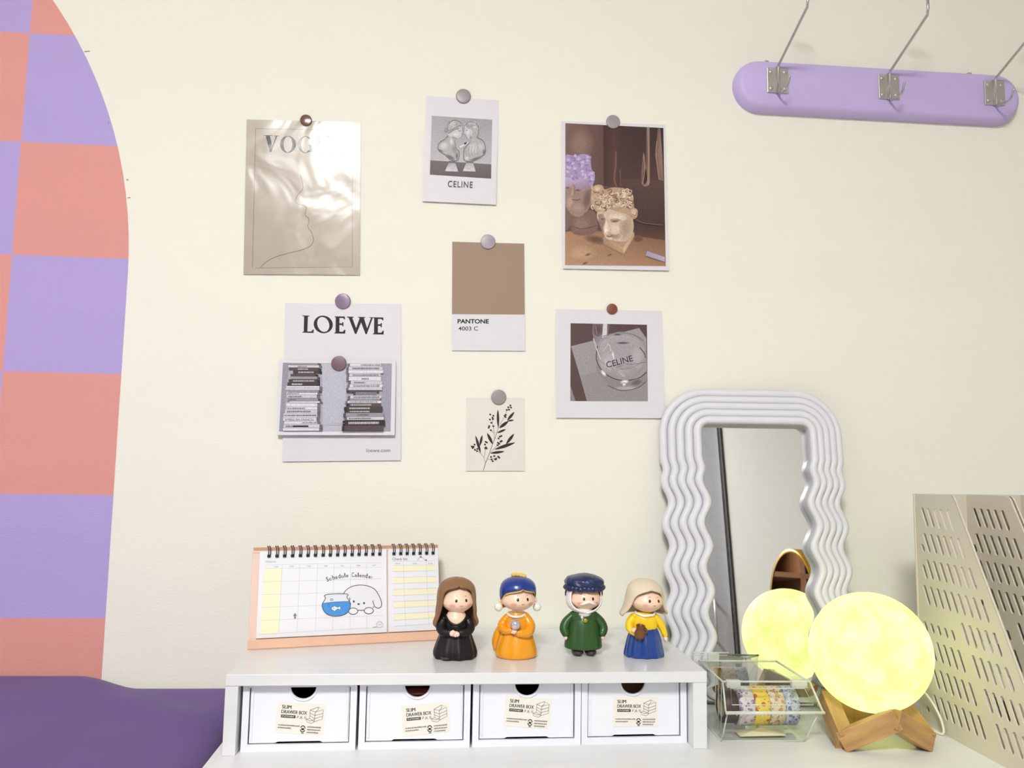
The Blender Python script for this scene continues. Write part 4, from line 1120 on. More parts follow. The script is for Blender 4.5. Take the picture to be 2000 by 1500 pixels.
# ------------------------------------------------------------------ clear acrylic box with tapes
mt = bpy.data.materials.new('clear_acrylic'); mt.use_nodes = True; nt = mt.node_tree
nt.nodes.remove(nt.nodes['Principled BSDF']); mo = nt.nodes['Material Output']
tr = nt.nodes.new('ShaderNodeBsdfTransparent'); tr.inputs[0].default_value = (0.965,0.972,0.955,1)
gs = nt.nodes.new('ShaderNodeBsdfGlossy'); gs.inputs['Roughness'].default_value = 0.03
lw_ = nt.nodes.new('ShaderNodeLayerWeight'); lw_.inputs[0].default_value = 0.5
pw = nt.nodes.new('ShaderNodeMath'); pw.operation = 'POWER'; pw.inputs[1].default_value = 4.0; nt.links.new(lw_.outputs['Facing'], pw.inputs[0])
fr_ = nt.nodes.new('ShaderNodeMath'); fr_.operation = 'MULTIPLY_ADD'; fr_.inputs[1].default_value = 0.7; fr_.inputs[2].default_value = 0.055; nt.links.new(pw.outputs[0], fr_.inputs[0])
mxs = nt.nodes.new('ShaderNodeMixShader'); nt.links.new(fr_.outputs[0], mxs.inputs[0]); nt.links.new(tr.outputs[0], mxs.inputs[1]); nt.links.new(gs.outputs[0], mxs.inputs[2]); nt.links.new(mxs.outputs[0], mo.inputs[0])
CLEAR = mt
mt = bpy.data.materials.new('clear_acrylic_edge'); mt.use_nodes = True; nt = mt.node_tree
b = nt.nodes['Principled BSDF']; b.inputs['Base Color'].default_value = (0.88,0.90,0.84,1); b.inputs['Roughness'].default_value = 0.12
tr = nt.nodes.new('ShaderNodeBsdfTransparent'); tr.inputs[0].default_value = (0.93,0.95,0.91,1)
mxs = nt.nodes.new('ShaderNodeMixShader'); mxs.inputs[0].default_value = 0.55
nt.links.new(tr.outputs[0], mxs.inputs[1]); nt.links.new(b.outputs[0], mxs.inputs[2]); nt.links.new(mxs.outputs[0], nt.nodes['Material Output'].inputs[0])
EDGE = mt
ab = thing('acrylic_box', 'clear acrylic flip-lid box of tape rolls beside the shelf', 'box', (0.4055,-0.140,0), (0,0,math.radians(-2.0)))
YF, YB_, ZTP = -0.052, 0.062, 0.0690        # bottom front, back, top (local)
XB0, XB1, XT0, XT1 = -0.0560, 0.0480, -0.0545, 0.0660
LIPY, LIPZ, TPY = -0.0655, 0.0390, -0.0420
def xr(z): return XB0+(XT0-XB0)*min(1,z/LIPZ), XB1+(XT1-XB1)*min(1,z/LIPZ)
def quad(name, pts, th, mt_):
    o = pyobj(name, pts, [tuple(range(len(pts)))], mt_, ab); return o
a0, a1 = xr(0); l0, l1 = xr(LIPZ)
quad('base', [(a0,YF,0.001),(a1,YF,0.001),(a1,YB_,0.001),(a0,YB_,0.001)], 0.0016, CLEAR)
quad('front_wall', [(a0,YF,0.001),(a1,YF,0.001),(l1-0.004,LIPY+0.002,LIPZ-0.002),(l0+0.003,LIPY+0.002,LIPZ-0.002)], 0.0016, CLEAR)
quad('side_wall', [(a0,YF,0.001),(l0+0.003,LIPY+0.002,LIPZ-0.002),(XT0+0.004,TPY,ZTP),(XT0+0.004,YB_,ZTP),(a0,YB_,0.001)], 0.0016, CLEAR)
quad('side_wall', [(a1,YF,0.001),(l1-0.004,LIPY+0.002,LIPZ-0.002),(XT1-0.006,TPY,ZTP),(XT1-0.008,YB_,ZTP),(a1,YB_,0.001)], 0.0016, CLEAR)
quad('back_wall', [(a0,YB_,0.001),(a1,YB_,0.001),(XT1-0.008,YB_,ZTP),(XT0+0.004,YB_,ZTP)], 0.0016, CLEAR)
quad('top_panel', [(XT0+0.004,TPY,ZTP),(XT1-0.006,TPY,ZTP),(XT1-0.008,YB_,ZTP),(XT0+0.004,YB_,ZTP)], 0.0016, CLEAR)
lid = quad('lid', [(l0,LIPY-0.001,LIPZ),(l1,LIPY-0.001,LIPZ),(XT1-0.006,TPY-0.001,ZTP),(XT0+0.004,TPY-0.001,ZTP)], 0.0016, CLEAR)
def rod(pts, r, par=ab, name='moulded_edge', closed=False): tube(name, pts, r, EDGE, par, 8, closed)
rod([(l0-0.001,LIPY-0.002,LIPZ),(l1+0.001,LIPY-0.002,LIPZ)], 0.0021, lid, 'lid_lip')
rod([(l0,LIPY,LIPZ),(XT0+0.004,TPY,ZTP)], 0.0012, lid); rod([(l1,LIPY,LIPZ),(XT1-0.006,TPY,ZTP)], 0.0014, lid)
rod([(l0+0.009,LIPY+0.0045,LIPZ+0.0075),(XT0+0.0125,TPY-0.004,ZTP-0.007),(XT1-0.0145,TPY-0.004,ZTP-0.007),(l1-0.010,LIPY+0.0045,LIPZ+0.0075)], 0.0007, lid, 'inner_bead', True)
rod([(XT0+0.004,TPY,ZTP),(XT1-0.006,TPY,ZTP)], 0.0013); rod([(XT0+0.004,TPY,ZTP),(XT0+0.004,YB_,ZTP)], 0.0012); rod([(XT1-0.006,TPY,ZTP),(XT1-0.008,YB_,ZTP)], 0.0014); rod([(XT0+0.004,YB_,ZTP),(XT1-0.008,YB_,ZTP)], 0.0013)
rod([(a0,YF,0.001),(a1,YF,0.001)], 0.0010); rod([(a0,YF,0.001),(l0+0.003,LIPY+0.002,LIPZ)], 0.0009); rod([(a1,YF,0.001),(l1-0.004,LIPY+0.002,LIPZ)], 0.0010); rod([(a0,YF,0.001),(a0,YB_,0.001)], 0.0010)
for k in range(3): rod([(XT0+0.005,TPY+0.012+0.012*k,0.004),(XT0+0.0055,TPY+0.010+0.012*k,ZTP-0.002)], 0.0005, ab, 'side_rib')
for x0_, x1_ in ((XT0+0.008,XT0+0.026),(XT1-0.030,XT1-0.010)):
    bm = bmesh.new(); add_box(bm, x0_, x1_, TPY-0.0035, TPY+0.004, ZTP-0.006, ZTP+0.0022, 0.0012); bmobj('hinge', bm, EDGE, ab)
    rod([(x0_,TPY-0.004,ZTP-0.006),(x1_,TPY-0.004,ZTP-0.006)], 0.0006, ab, 'hinge_pin')
bm = bmesh.new(); add_box(bm, XT0+0.018, XT0+0.034, YB_+0.004, YB_+0.009, ZTP-0.006, ZTP+0.009, 0.0012); bmobj('rear_tab', bm, EDGE, ab)
rod([(XT0-0.004,YB_+0.007,ZTP+0.0095),(XT0+0.048,YB_+0.007,ZTP+0.0095)], 0.0011, ab, 'rear_rail'); rod([(XT0-0.004,YB_+0.007,ZTP+0.0060),(XT0+0.046,YB_+0.007,ZTP+0.0060)], 0.0008, ab, 'rear_rail')
for k in range(26): 
    x = XB0+0.014+0.0022*k
    if k % 2 == 0: box('lip_tooth', x, x+0.0009, LIPY-0.0025, LIPY+0.0005, LIPZ-0.0034, LIPZ-0.0018, EDGE, ab)

def tape_mat(name, base, cols, sc):
    mt = bpy.data.materials.new(name); mt.use_nodes = True; nt = mt.node_tree; b = nt.nodes['Principled BSDF']; b.inputs['Roughness'].default_value = 0.55
    tc = nt.nodes.new('ShaderNodeTexCoord'); prev = None
    last = None
    for i, (c, s_, lo) in enumerate(cols):
        nz = nt.nodes.new('ShaderNodeTexVoronoi' if i % 2 == 0 else 'ShaderNodeTexNoise'); nz.inputs['Scale'].default_value = s_
        mpn = nt.nodes.new('ShaderNodeMapping'); mpn.inputs['Location'].default_value = (i*3.1, i*1.7, 0); nt.links.new(tc.outputs['Object'], mpn.inputs['Vector']); nt.links.new(mpn.outputs['Vector'], nz.inputs['Vector'])
        rp = nt.nodes.new('ShaderNodeValToRGB'); rp.color_ramp.elements[0].position = lo; rp.color_ramp.elements[1].position = lo+0.06
        rp.color_ramp.elements[0].color = (1,1,1,1) if i % 2 == 0 else (0,0,0,1); rp.color_ramp.elements[1].color = (0,0,0,1) if i % 2 == 0 else (1,1,1,1)
        nt.links.new(nz.outputs['Distance' if i % 2 == 0 else 'Fac'], rp.inputs['Fac'])
        mx = nt.nodes.new('ShaderNodeMix'); mx.data_type = 'RGBA'
        nt.links.new(rp.outputs['Color'], mx.inputs[0])
        if last is None: mx.inputs[6].default_value = rgb(base)
        else: nt.links.new(last, mx.inputs[6])
        mx.inputs[7].default_value = rgb(c); last = mx.outputs[2]
    nt.links.new(last, b.inputs['Base Color'])
    return mt
CORE = mat('card_core', (206,190,160), 0.8, var=0.05)
def tape(x0, x1, label, mt_, r=0.0238):
    root = thing('tape_roll', label, 'tape roll', ((x0+x1)/2, -0.1500, 0.0310), group='decorative tape rolls in the clear box')
    w = (x1-x0)/2-0.0003
    prof = [(-w,0.0135),(-w,r-0.0006),(-w+0.0006,r),(w-0.0006,r),(w,r-0.0006),(w,0.0135)]
    V, F = [], []; ns = 40
    for x, rr in prof:
        for k in range(ns):
            a = 2*math.pi*k/ns; V.append((x, rr*math.cos(a), rr*math.sin(a)))
    for i in range(len(prof)-1):
        for k in range(ns): F.append((i*ns+k, i*ns+(k+1) % ns, (i+1)*ns+(k+1) % ns, (i+1)*ns+k))
    o = pyobj('tape', V, F, mt_, root, True); modifier(o, 'EDGE_SPLIT', split_angle=math.radians(50))
    V, F = [], []
    for x, rr in ((-w,0.0134),(-w,0.0120),(w,0.0120),(w,0.0134)):
        for k in range(ns):
            a = 2*math.pi*k/ns; V.append((x, rr*math.cos(a), rr*math.sin(a)))
    for i in range(3):
        for k in range(ns): F.append((i*ns+k, i*ns+(k+1) % ns, (i+1)*ns+(k+1) % ns, (i+1)*ns+k))
    pyobj('core', V, F, CORE, root)
tape(0.3610,0.3785,'dark brown tape roll, leftmost in the clear box', mat('dark_brown_tape', (66,50,44), 0.5, var=0.1), 0.0205)
tape(0.3790,0.3985,'white tape roll with purple flowers in the clear box', tape_mat('purple_flower_tape', (222,214,216), [((150,128,178),120,0.3),((206,190,204),160,0.55),((104,84,140),190,0.18)], 1))
tape(0.3985,0.4180,'yellow tape roll with red blossoms in the clear box', tape_mat('yellow_flower_tape', (238,208,84), [((206,96,58),110,0.28),((232,196,96),150,0.6),((146,140,60),210,0.16)], 1))
tape(0.4180,0.4380,'cream tape roll with green and orange sprigs in the clear box', tape_mat('sprig_tape', (222,206,176), [((204,158,110),130,0.3),((140,140,100),170,0.58),((112,112,80),260,0.2)], 1))
tape(0.4380,0.4570,'blue flowered tape roll, rightmost in the clear box', tape_mat('blue_flower_tape', (196,200,214), [((112,124,166),150,0.34),((160,168,196),170,0.5),((84,98,146),300,0.22)], 1))
pc = thing('pale_sticker_sheet', 'pale crumpled paper slip lying on the floor of the clear box', 'paper', (0.405,-0.172,0.0026))
pyobj('slip', [(-0.030,-0.008,0.0),(0.028,-0.010,0.0012),(0.034,0.012,0.0),(0.004,0.010,0.0050),(-0.030,0.012,0.001),(-0.012,0.0,0.0042)], [(0,1,5),(1,2,3),(1,3,5),(3,4,5),(4,0,5)], mat('pale_paper', (232,226,190), 0.7), pc)
# ------------------------------------------------------------------ four toy figurines on the shelf
SKIN = mat('painted_skin', (251,214,188), 0.35, var=0.015, vscale=60)
SKIN2 = mat('painted_hand', (244,212,196), 0.35, var=0.015)
BLUSH = mat('painted_blush', (240,176,156), 0.5, var=0.02)
EYE = mat('painted_black', (34,24,22), 0.25)
MOUTH = mat('painted_mouth', (176,110,96), 0.5)
BROW = mat('painted_brow', (176,128,92), 0.5)
MMm = 0.001
class Head:
    """chubby head: ellipsoid, fuller at the cheeks; local +x right, -y front, turned by yaw"""
    def __init__(s, root, c, r, yaw, mt=SKIN, tilt=0):
        s.c = Vector(c); s.r = r; s.yaw = math.radians(yaw); s.root = root; s.tilt = math.radians(tilt)
        s.o = ball('head', (0,0,0), r, mt, root, 40, 28, s.fn)
        s.o.location = s.c; s.o.rotation_euler = (0, s.tilt, s.yaw)
    def fn(s, p):
        k = 1+0.10*math.exp(-((p.z+0.35)/0.4)**2)-0.05*max(0, p.z)
        zz = p.z*(1.0 if p.z > 0 else 0.92)
        return (p.x*k, p.y*k, zz)
    def at(s, az, el, out=0.0):
        a, e = math.radians(az), math.radians(el)
        def pt(a, e):
            q = s.fn(Vector((math.sin(a)*math.cos(e), -math.cos(a)*math.cos(e), math.sin(e))))
            return Vector((q[0]*s.r[0], q[1]*s.r[1], q[2]*s.r[2]))
        p = pt(a, e); n = (pt(a+0.01, e)-p).cross(pt(a, e+0.01)-p)
        n.normalize()
        if n.dot(p) < 0: n = -n
        return p+n*out, n
    def decal(s, name, az, el, w, h, mt, th=0.0004, rot=0):
        p, n = s.at(az, el)
        bm = bmesh.new(); add_ball(bm, (0,0,0), (w, h, th), 14, 8)
        o = bmobj(name, bm, mt, s.o, True); o.location = p; o.rotation_mode = 'QUATERNION'
        from mathutils import Quaternion
        o.rotation_quaternion = n.to_track_quat('Z', 'Y') @ Quaternion((0,0,1), math.radians(rot)); return o
    def patch(s, name, az, el, daz, del_, mt, out=0.00025, n=10):
        """thin painted area following the surface"""
        V, F = [(s.at(az, el, out)[0])], []
        for k in range(24):
            a = 2*math.pi*k/24; V.append(s.at(az+daz*math.cos(a), el+del_*math.sin(a), out*0.2)[0])
        for k in range(24): F.append((0, 1+k, 1+(k+1) % 24))
        return pyobj(name, V, F, mt, s.o, True)
    def curve(s, name, pts, r, mt, out=0.0001):
        return tube(name, [s.at(a, e, out)[0] for a, e in pts], r, mt, s.o, 6)
    def face(s, eye_az=21, eye_el=2, mouth=True, eye=(0.0016,0.0021), mouth_el=-20, mouth_az=0, smile=True):
        for sg in (-1, 1):
            s.decal('eye', sg*eye_az, eye_el, eye[0], eye[1], EYE)
            s.curve('eyebrow', [(sg*eye_az-4, eye_el+16), (sg*eye_az, eye_el+17.5), (sg*eye_az+4, eye_el+16)], 0.0003, BROW)
            s.patch('cheek_blush', sg*(eye_az+14), eye_el-22, 11, 8, BLUSH)
        if mouth: s.curve('mouth', [(mouth_az-5, mouth_el+1), (mouth_az, mouth_el-(1.2 if smile else -0.2)), (mouth_az+5, mouth_el+1)], 0.00036, MOUTH)
def shell(name, rows, mt, root, loc=(0,0,0), yaw=0, seg=56, th=0.0016, fn=None, sub=4):
    """wrap-around shell open at the front; rows: z, rx, ry, cy, half opening in degrees"""
    R = spline_rows(rows, sub); V, F = [], []
    for i, r in enumerate(R):
        z, rx, ry, cy, op = r
        op = math.radians(max(0, op))
        for k in range(seg+1):
            a = -math.pi/2+op+(2*math.pi-2*op)*k/seg
            s_ = fn(a+math.pi/2, z, i/(len(R)-1)) if fn else 1.0
            V.append((rx*s_*math.cos(a), cy+ry*s_*math.sin(a), z))
    for i in range(len(R)-1):
        for k in range(seg):
            F.append((i*(seg+1)+k, i*(seg+1)+k+1, (i+1)*(seg+1)+k+1, (i+1)*(seg+1)+k))
    bm = bmesh.new(); vv = [bm.verts.new(v) for v in V]
    for f_ in F: bm.faces.new([vv[i] for i in f_])
    bmesh.ops.remove_doubles(bm, verts=bm.verts[:], dist=0.00012)
    o = bmobj(name, bm, mt, root, True, loc, (0,0,math.radians(yaw)))
    modifier(o, 'SOLIDIFY', thickness=th, offset=0); modifier(o, 'SUBSURF', levels=1, render_levels=1)
    return o
def gown(name, rows, mt, root, fold=None, seg=72, sub=4):
    V, F = lathe_shape([tuple(r) for r in spline_rows(rows, sub)], seg, fold)
    o = pyobj(name, V, F, mt, root, True); modifier(o, 'EDGE_SPLIT', split_angle=math.radians(60)); return o
def limb(name, pts, rad, mt, root, seg=14, n=4):
    P = [tuple(v) for v in sm(pts, n, False)]
    R = [float(r[0]) for r in spline_rows([(x,) for x in rad], n)]
    bm = bmesh.new(); add_tube(bm, P, R, seg); add_ball(bm, P[0], R[0], 12, 8); add_ball(bm, P[-1], R[-1], 12, 8)
    return bmobj(name, bm, mt, root, True)
def hand(root, c, d, s=0.0030, mt=SKIN2):
    """small mitten-like toy hand with finger bumps"""
    c = Vector(c); d = Vector(d).normalized(); sd = d.cross(Vector((0,0,1))).normalized() if abs(d.z) < 0.9 else Vector((1,0,0)); up = sd.cross(d)
    bm = bmesh.new(); add_ball(bm, c, s, 12, 8)
    for k in range(4):
        q = c+d*s*0.75+up*s*(0.62-0.42*k); add_ball(bm, q, s*0.40, 8, 6)
    add_ball(bm, c+up*s*0.85+d*s*0.25, s*0.42, 8, 6)
    return bmobj('hand', bm, mt, root, True)

# --- 1: long brown hair, black gown
f = thing('figurine', 'figurine with long brown hair and a black gown, hands folded', 'figurine', (0.0205,-0.137,ZT), group='toy figurines on the shelf')
BG = mat('glossy_black_gown', (22,18,20), 0.38, var=0.12, vscale=60, coat=0.0, spec=0.35)
gown('gown', [(0,0.0245,0.0185),(0.002,0.0262,0.0205),(0.008,0.0268,0.0210),(0.018,0.0240,0.0185),(0.028,0.0205,0.0160),(0.036,0.0180,0.0145),(0.044,0.0168,0.0138),(0.0485,0.0150,0.0122),(0.0505,0.0120,0.0100)], BG, f,
     lambda a, t: 1+0.075*(1-t)**1.2*math.sin(9*a+1.2)+0.03*(1-t)*math.sin(5*a))
limb('sleeve', [(-0.0150,-0.004,0.0480),(-0.0190,-0.008,0.0400),(-0.0150,-0.0150,0.0345),(-0.0080,-0.0180,0.0345)], [0.0055,0.0062,0.0056,0.0050], BG, f)
limb('sleeve', [(0.0145,-0.004,0.0480),(0.0185,-0.008,0.0400),(0.0140,-0.0150,0.0340),(0.0065,-0.0180,0.0340)], [0.0055,0.0062,0.0056,0.0050], BG, f)
hand(f, (-0.0045,-0.0215,0.0342), (1,-0.2,-0.1), 0.0036); hand(f, (0.0020,-0.0215,0.0332), (-1,-0.2,-0.1), 0.0032)
V, F = lathe_shape(rows_smooth([(0.0385,0.0060,0.0090),(0.0440,0.0105,0.0120),(0.0500,0.0130,0.0122),(0.0560,0.0110,0.0090),(0.0610,0.0075,0.0070)],3), 36); pyobj('chest', V, F, SKIN, f, True, loc=(0.0005,-0.0040,0.0005))
tube('neckline', [(0.0005+0.0145*math.cos(a), -0.0018-0.0140*math.sin(a), 0.0432+0.0110*math.cos(a)**2) for a in [math.pi*k/20 for k in range(21)]], 0.0016, BG, f)
h = Head(f, (0.0020,-0.0035,0.0730), (0.0192,0.0178,0.0182), 14); h.face(eye_az=19, eye_el=3, mouth_el=-19)
HAIR = mat('painted_brown_hair', (140,100,66), 0.45, var=0.10, vscale=40, stretch=(2,2,0.3))
shell('hair', [(0.0985,0.0012,0.0012,0.003,0),(0.0978,0.0085,0.0085,0.0025,0),(0.0945,0.0160,0.0150,0.002,0),(0.0905,0.0200,0.0190,0.0012,1),(0.0880,0.0215,0.0205,0.0008,30),(0.0840,0.0226,0.0215,0.0008,47),(0.0770,0.0233,0.0220,0.0010,55),(0.0690,0.0236,0.0222,0.0012,58),(0.0610,0.0240,0.0220,0.0018,60),(0.0540,0.0252,0.0215,0.0025,64),(0.0470,0.0268,0.0215,0.0030,68),(0.0415,0.0262,0.0205,0.0035,72),(0.0375,0.0225,0.0180,0.0040,80)], HAIR, f, (0.0006,-0.0020,0), 8, 72, 0.0032,
      lambda a, z, t: 1+0.018*math.sin(17*a+z*60)*sstep(0.2,0.6,t)+0.03*math.sin(z*330)*sstep(0.45,0.8,t))
ball('base_stone', (-0.011,-0.0155,0.0035), (0.0068,0.005,0.0034), mat('dark_grey_paint', (62,58,58), 0.4), f)

# --- 2: blue cap, amber gown
f = thing('figurine', 'figurine in a blue cap and glossy amber gown holding a pearly ball', 'figurine', (0.0990,-0.132,ZT), group='toy figurines on the shelf')
AM = mat('glossy_amber_gown', (240,158,16), 0.25, var=0.03, coat=0.5)
gown('gown', [(0,0.0240,0.0190),(0.0015,0.0262,0.0210),(0.006,0.0270,0.0215),(0.016,0.0250,0.0200),(0.026,0.0220,0.0175),(0.034,0.0190,0.0155),(0.042,0.0160,0.0135),(0.050,0.0140,0.0120),(0.0560,0.0110,0.0100)], AM, f)
limb('sash_tail', [(-0.0190,0.004,0.0380),(-0.0235,0.005,0.0280),(-0.0262,0.006,0.0170),(-0.0265,0.006,0.0080)], [0.0040,0.0052,0.0050,0.0030], AM, f)
limb('sleeve', [(-0.0130,-0.002,0.0490),(-0.0190,-0.003,0.0400),(-0.0165,-0.011,0.0350),(-0.0085,-0.0165,0.0355)], [0.0050,0.0058,0.0052,0.0042], AM, f)
limb('sleeve', [(0.0110,-0.003,0.0500),(0.0165,-0.007,0.0400),(0.0120,-0.0150,0.0325),(0.0010,-0.0185,0.0330)], [0.0058,0.0070,0.0066,0.0050], AM, f)
hand(f, (-0.0045,-0.0220,0.0355), (-1,-0.3,0.3), 0.0034)
PEARL_B = mat('pearly_silver', (214,206,214), 0.12, metal=0.6, var=0.12, vscale=120)
ball('pearly_ball', (-0.0038,-0.0235,0.0445), 0.0066, PEARL_B, f, 24, 16)
tube('collar', [(-0.001+0.0110*math.cos(a), -0.0025-0.0100*math.sin(a), 0.0545-0.0030*math.sin(a)) for a in [math.pi*k/20 for k in range(21)]], 0.0016, mat('white_paint', (246,240,236), 0.4), f)
h = Head(f, (0.0015,-0.0030,0.0735), (0.0205,0.0182,0.0172), 13); h.face(eye_az=18, eye_el=3, mouth_el=-18, smile=False)
BLONDE = mat('painted_blonde', (238,200,104), 0.4, var=0.05, vscale=60)
shell('fringe', [(0.0900,0.0170,0.0165,0.0,0),(0.0868,0.0200,0.0190,0.0,0),(0.0843,0.0212,0.0192,0.0,10),(0.0820,0.0216,0.0194,0.0005,40),(0.0785,0.0216,0.0194,0.001,66),(0.0740,0.0214,0.0192,0.0012,76),(0.066,0.0210,0.0190,0.0015,90),(0.0600,0.0190,0.0170,0.002,110)], BLONDE, f, (0.0015,-0.0030,0), 13, 64, 0.0010)
CAP = mat('glossy_blue_cap', (18,52,136), 0.3, var=0.03, coat=0.4)
shell('cap', [(0.1000,0.0010,0.0010,0.001,0),(0.0993,0.0090,0.0090,0.001,0),(0.0965,0.0160,0.0150,0.001,0),(0.0925,0.0205,0.0190,0.0008,0),(0.0885,0.0222,0.0206,0.0005,0),(0.0862,0.0228,0.0211,0.0005,8),(0.0830,0.0231,0.0213,0.0008,48),(0.0790,0.0230,0.0212,0.0012,66),(0.0745,0.0226,0.0208,0.0015,80),(0.0715,0.0216,0.0200,0.002,96)], CAP, f, (0.0012,-0.0025,0), 11, 72, 0.0016)
bm = bmesh.new()
for k in range(5): add_ball(bm, (-0.0045+0.0032*k, 0.0045-0.001*k, 0.1030-0.0007*abs(k-1.4)), (0.0036,0.0042,0.0030), 12, 8)
bmobj('topknot', bm, BLONDE, f, True)
WB = mat('white_gloss_ball', (240,238,232), 0.3)
for sx, yy in ((-1,0.001),(1,0.002)):
    bm = bmesh.new(); add_ball(bm, (0.0015+sx*0.0225, yy, 0.0705), (0.0028,0.0024,0.0034), 12, 8); bmobj('ear', bm, SKIN, f, True)
    ball('ear_ball', (0.0012+sx*0.0250, yy-0.002, 0.0618), 0.0054, WB, f)

# --- 3: navy hat, green coat
f = thing('figurine', 'figurine of a moustached man in a navy fur hat and green coat', 'figurine', (0.1880,-0.120,ZT), group='toy figurines on the shelf')
GN = mat('glossy_green_coat', (38,80,30), 0.35, var=0.04, coat=0.2)
gown('coat', [(0.0080,0.0225,0.0180),(0.0090,0.0245,0.0195),(0.014,0.0246,0.0198),(0.024,0.0228,0.0185),(0.034,0.0208,0.0170),(0.043,0.0185,0.0150),(0.050,0.0150,0.0125),(0.0555,0.0110,0.0100)], GN, f, lambda a, t: 1-0.035*(1-t)*math.exp(-((a-1.5*math.pi)/0.05)**2))
BROWNSH = mat('dark_brown_shoes', (60,48,46), 0.4)
for sx in (-1, 1):
    bm = bmesh.new(); add_ball(bm, (sx*0.0085,-0.006,0.0042), (0.0078,0.0125,0.0044), 20, 12); bmobj('shoe', bm, BROWNSH, f, True)
    bm = bmesh.new(); add_cyl(bm, (sx*0.0085,0.0,0.003), (sx*0.0085,0.0,0.012), 0.0072, 20); bmobj('trouser_leg', bm, mat('black_trousers', (34,32,32), 0.6), f, True)
    limb('sleeve', [(sx*0.0140,-0.001,0.0500),(sx*0.0225,-0.001,0.0410),(sx*0.0258,-0.003,0.0330),(sx*0.0240,-0.006,0.0270)], [0.0050,0.0062,0.0062,0.0052], GN, f)
    hand(f, (sx*0.0242,-0.0075,0.0225), (0,-0.3,-1), 0.0028)
    # lapels
    pyobj('lapel', [(sx*0.0035,-0.0135,0.0440),(sx*0.0150,-0.0100,0.0450),(sx*0.0165,-0.0065,0.0520),(sx*0.0105,-0.0105,0.0575),(sx*0.0090,-0.0118,0.0540)], [(0,1,2,3,4)], GN, f)
for o_ in [c for c in f.children if c.name.startswith('lapel')]: modifier(o_, 'SOLIDIFY', thickness=0.0016, offset=0); modifier(o_, 'BEVEL', width=0.0006, segments=2)
WP = mat('white_paint', (240,236,232), 0.4)
V, F = lathe_shape(rows_smooth([(0.0460,0.0050,0.0040),(0.0500,0.0095,0.0085),(0.0550,0.0110,0.0100),(0.0600,0.0105,0.0095)],3), 32); pyobj('scarf', V, F, WP, f, True, loc=(0,-0.0042,0))
ball('button', (0.0,-0.0160,0.0452), (0.0030,0.0016,0.0030), mat('gold_paint', (168,150,52), 0.3, metal=0.5), f)
h = Head(f, (0.0015,-0.0030,0.0725), (0.0198,0.0178,0.0172), 5); h.face(eye_az=17, eye_el=3, mouth=False)
for sg in (-1, 1):
    P_ = [h.at(0+sg*a, e, 0.0006)[0] for a, e in ((0,-9),(8,-11),(17,-17),(26,-21),(31,-20))]
    bm = bmesh.new(); add_tube(bm, sm(P_, 4, False), [r[0] for r in spline_rows([(0.0020,),(0.0021,),(0.0017,),(0.0011,),(0.0003,)], 4)], 10); bmobj('moustache', bm, WP, h.o, True)
shell('white_hood', [(0.0860,0.0200,0.0190,0.0012,54),(0.0810,0.0222,0.0205,0.0012,58),(0.0740,0.0230,0.0212,0.0014,60),(0.0660,0.0228,0.0208,0.0014,56),(0.0600,0.0195,0.0185,0.0008,42),(0.0565,0.0150,0.0150,0.0,18),(0.0545,0.0115,0.0120,0.0,0)], WP, f, (0.0006,-0.0020,0), 5, 64, 0.0018)
NAVY = mat('navy_fur_hat', (17,33,78), 0.38, var=0.15, vscale=80, coat=0.25)
def furry(p):
    k = 1+0.022*math.sin(11*math.atan2(p.y,p.x)+5*p.z)+0.018*math.sin(9*p.z+6*p.x)
    z = p.z if p.z > 0 else p.z*0.85
    return (p.x*k, p.y*k, z*(1+0.05*math.sin(5*p.x+1)))
ball('hat', (0.0008,-0.0010,0.0912), (0.0256,0.0228,0.0118), NAVY, f, 56, 32, lambda p: furry(Vector((math.copysign(abs(p.x)**0.86,p.x), math.copysign(abs(p.y)**0.86,p.y), math.copysign(abs(p.z)**0.8,p.z)))))
bm = bmesh.new()
for k in range(14):
    a = math.pi+math.pi*k/13; add_ball(bm, (0.0008+0.0226*math.cos(a), -0.001+0.0200*math.sin(a), 0.0858+0.0006*math.sin(k*2.3)), (0.0056,0.0048,0.0042), 12, 8)
bmobj('hat_trim', bm, NAVY, f, True)
ball('hat_emblem', (0.0008,-0.0236,0.0945), (0.0028,0.0012,0.0020), mat('pale_blue_paint', (70,92,140), 0.3), f)
for sx in (-1, 1): tube('hat_string', [(0.0006+sx*0.0232,0.0,0.0840),(0.0006+sx*0.0243,0.0,0.0780),(0.0006+sx*0.0240,0.0,0.0745)], 0.0011, BLACK, f, 6)

# --- 4: cream bonnet, yellow top, blue skirt
f = thing('figurine', 'figurine in a cream bonnet, yellow top and blue skirt holding a brown jug', 'figurine', (0.2660,-0.132,ZT), group='toy figurines on the shelf')
BL = mat('glossy_blue_skirt', (12,60,138), 0.28, var=0.05, coat=0.4); YE = mat('glossy_yellow_top', (250,206,24), 0.3, var=0.02, coat=0.3)
gown('skirt', [(0,0.0240,0.0190),(0.0015,0.0258,0.0205),(0.006,0.0256,0.0205),(0.014,0.0240,0.0192),(0.022,0.0222,0.0178),(0.030,0.0195,0.0158),(0.036,0.0168,0.0138),(0.0385,0.0150,0.0125)], BL, f, lambda a, t: 1+0.045*(1-0.6*t)*math.sin(11*a+0.6)+0.012*math.sin(23*a))
gown('top', [(0.0345,0.0160,0.0132),(0.0360,0.0172,0.0142),(0.0400,0.0176,0.0145),(0.0460,0.0172,0.0140),(0.0520,0.0150,0.0125),(0.0560,0.0110,0.0100),(0.0570,0.0070,0.0070)], YE, f)
limb('sleeve', [(-0.0135,-0.002,0.0500),(-0.0200,-0.004,0.0425),(-0.0205,-0.009,0.0355),(-0.0165,-0.0135,0.0320)], [0.0050,0.0056,0.0048,0.0040], YE, f)
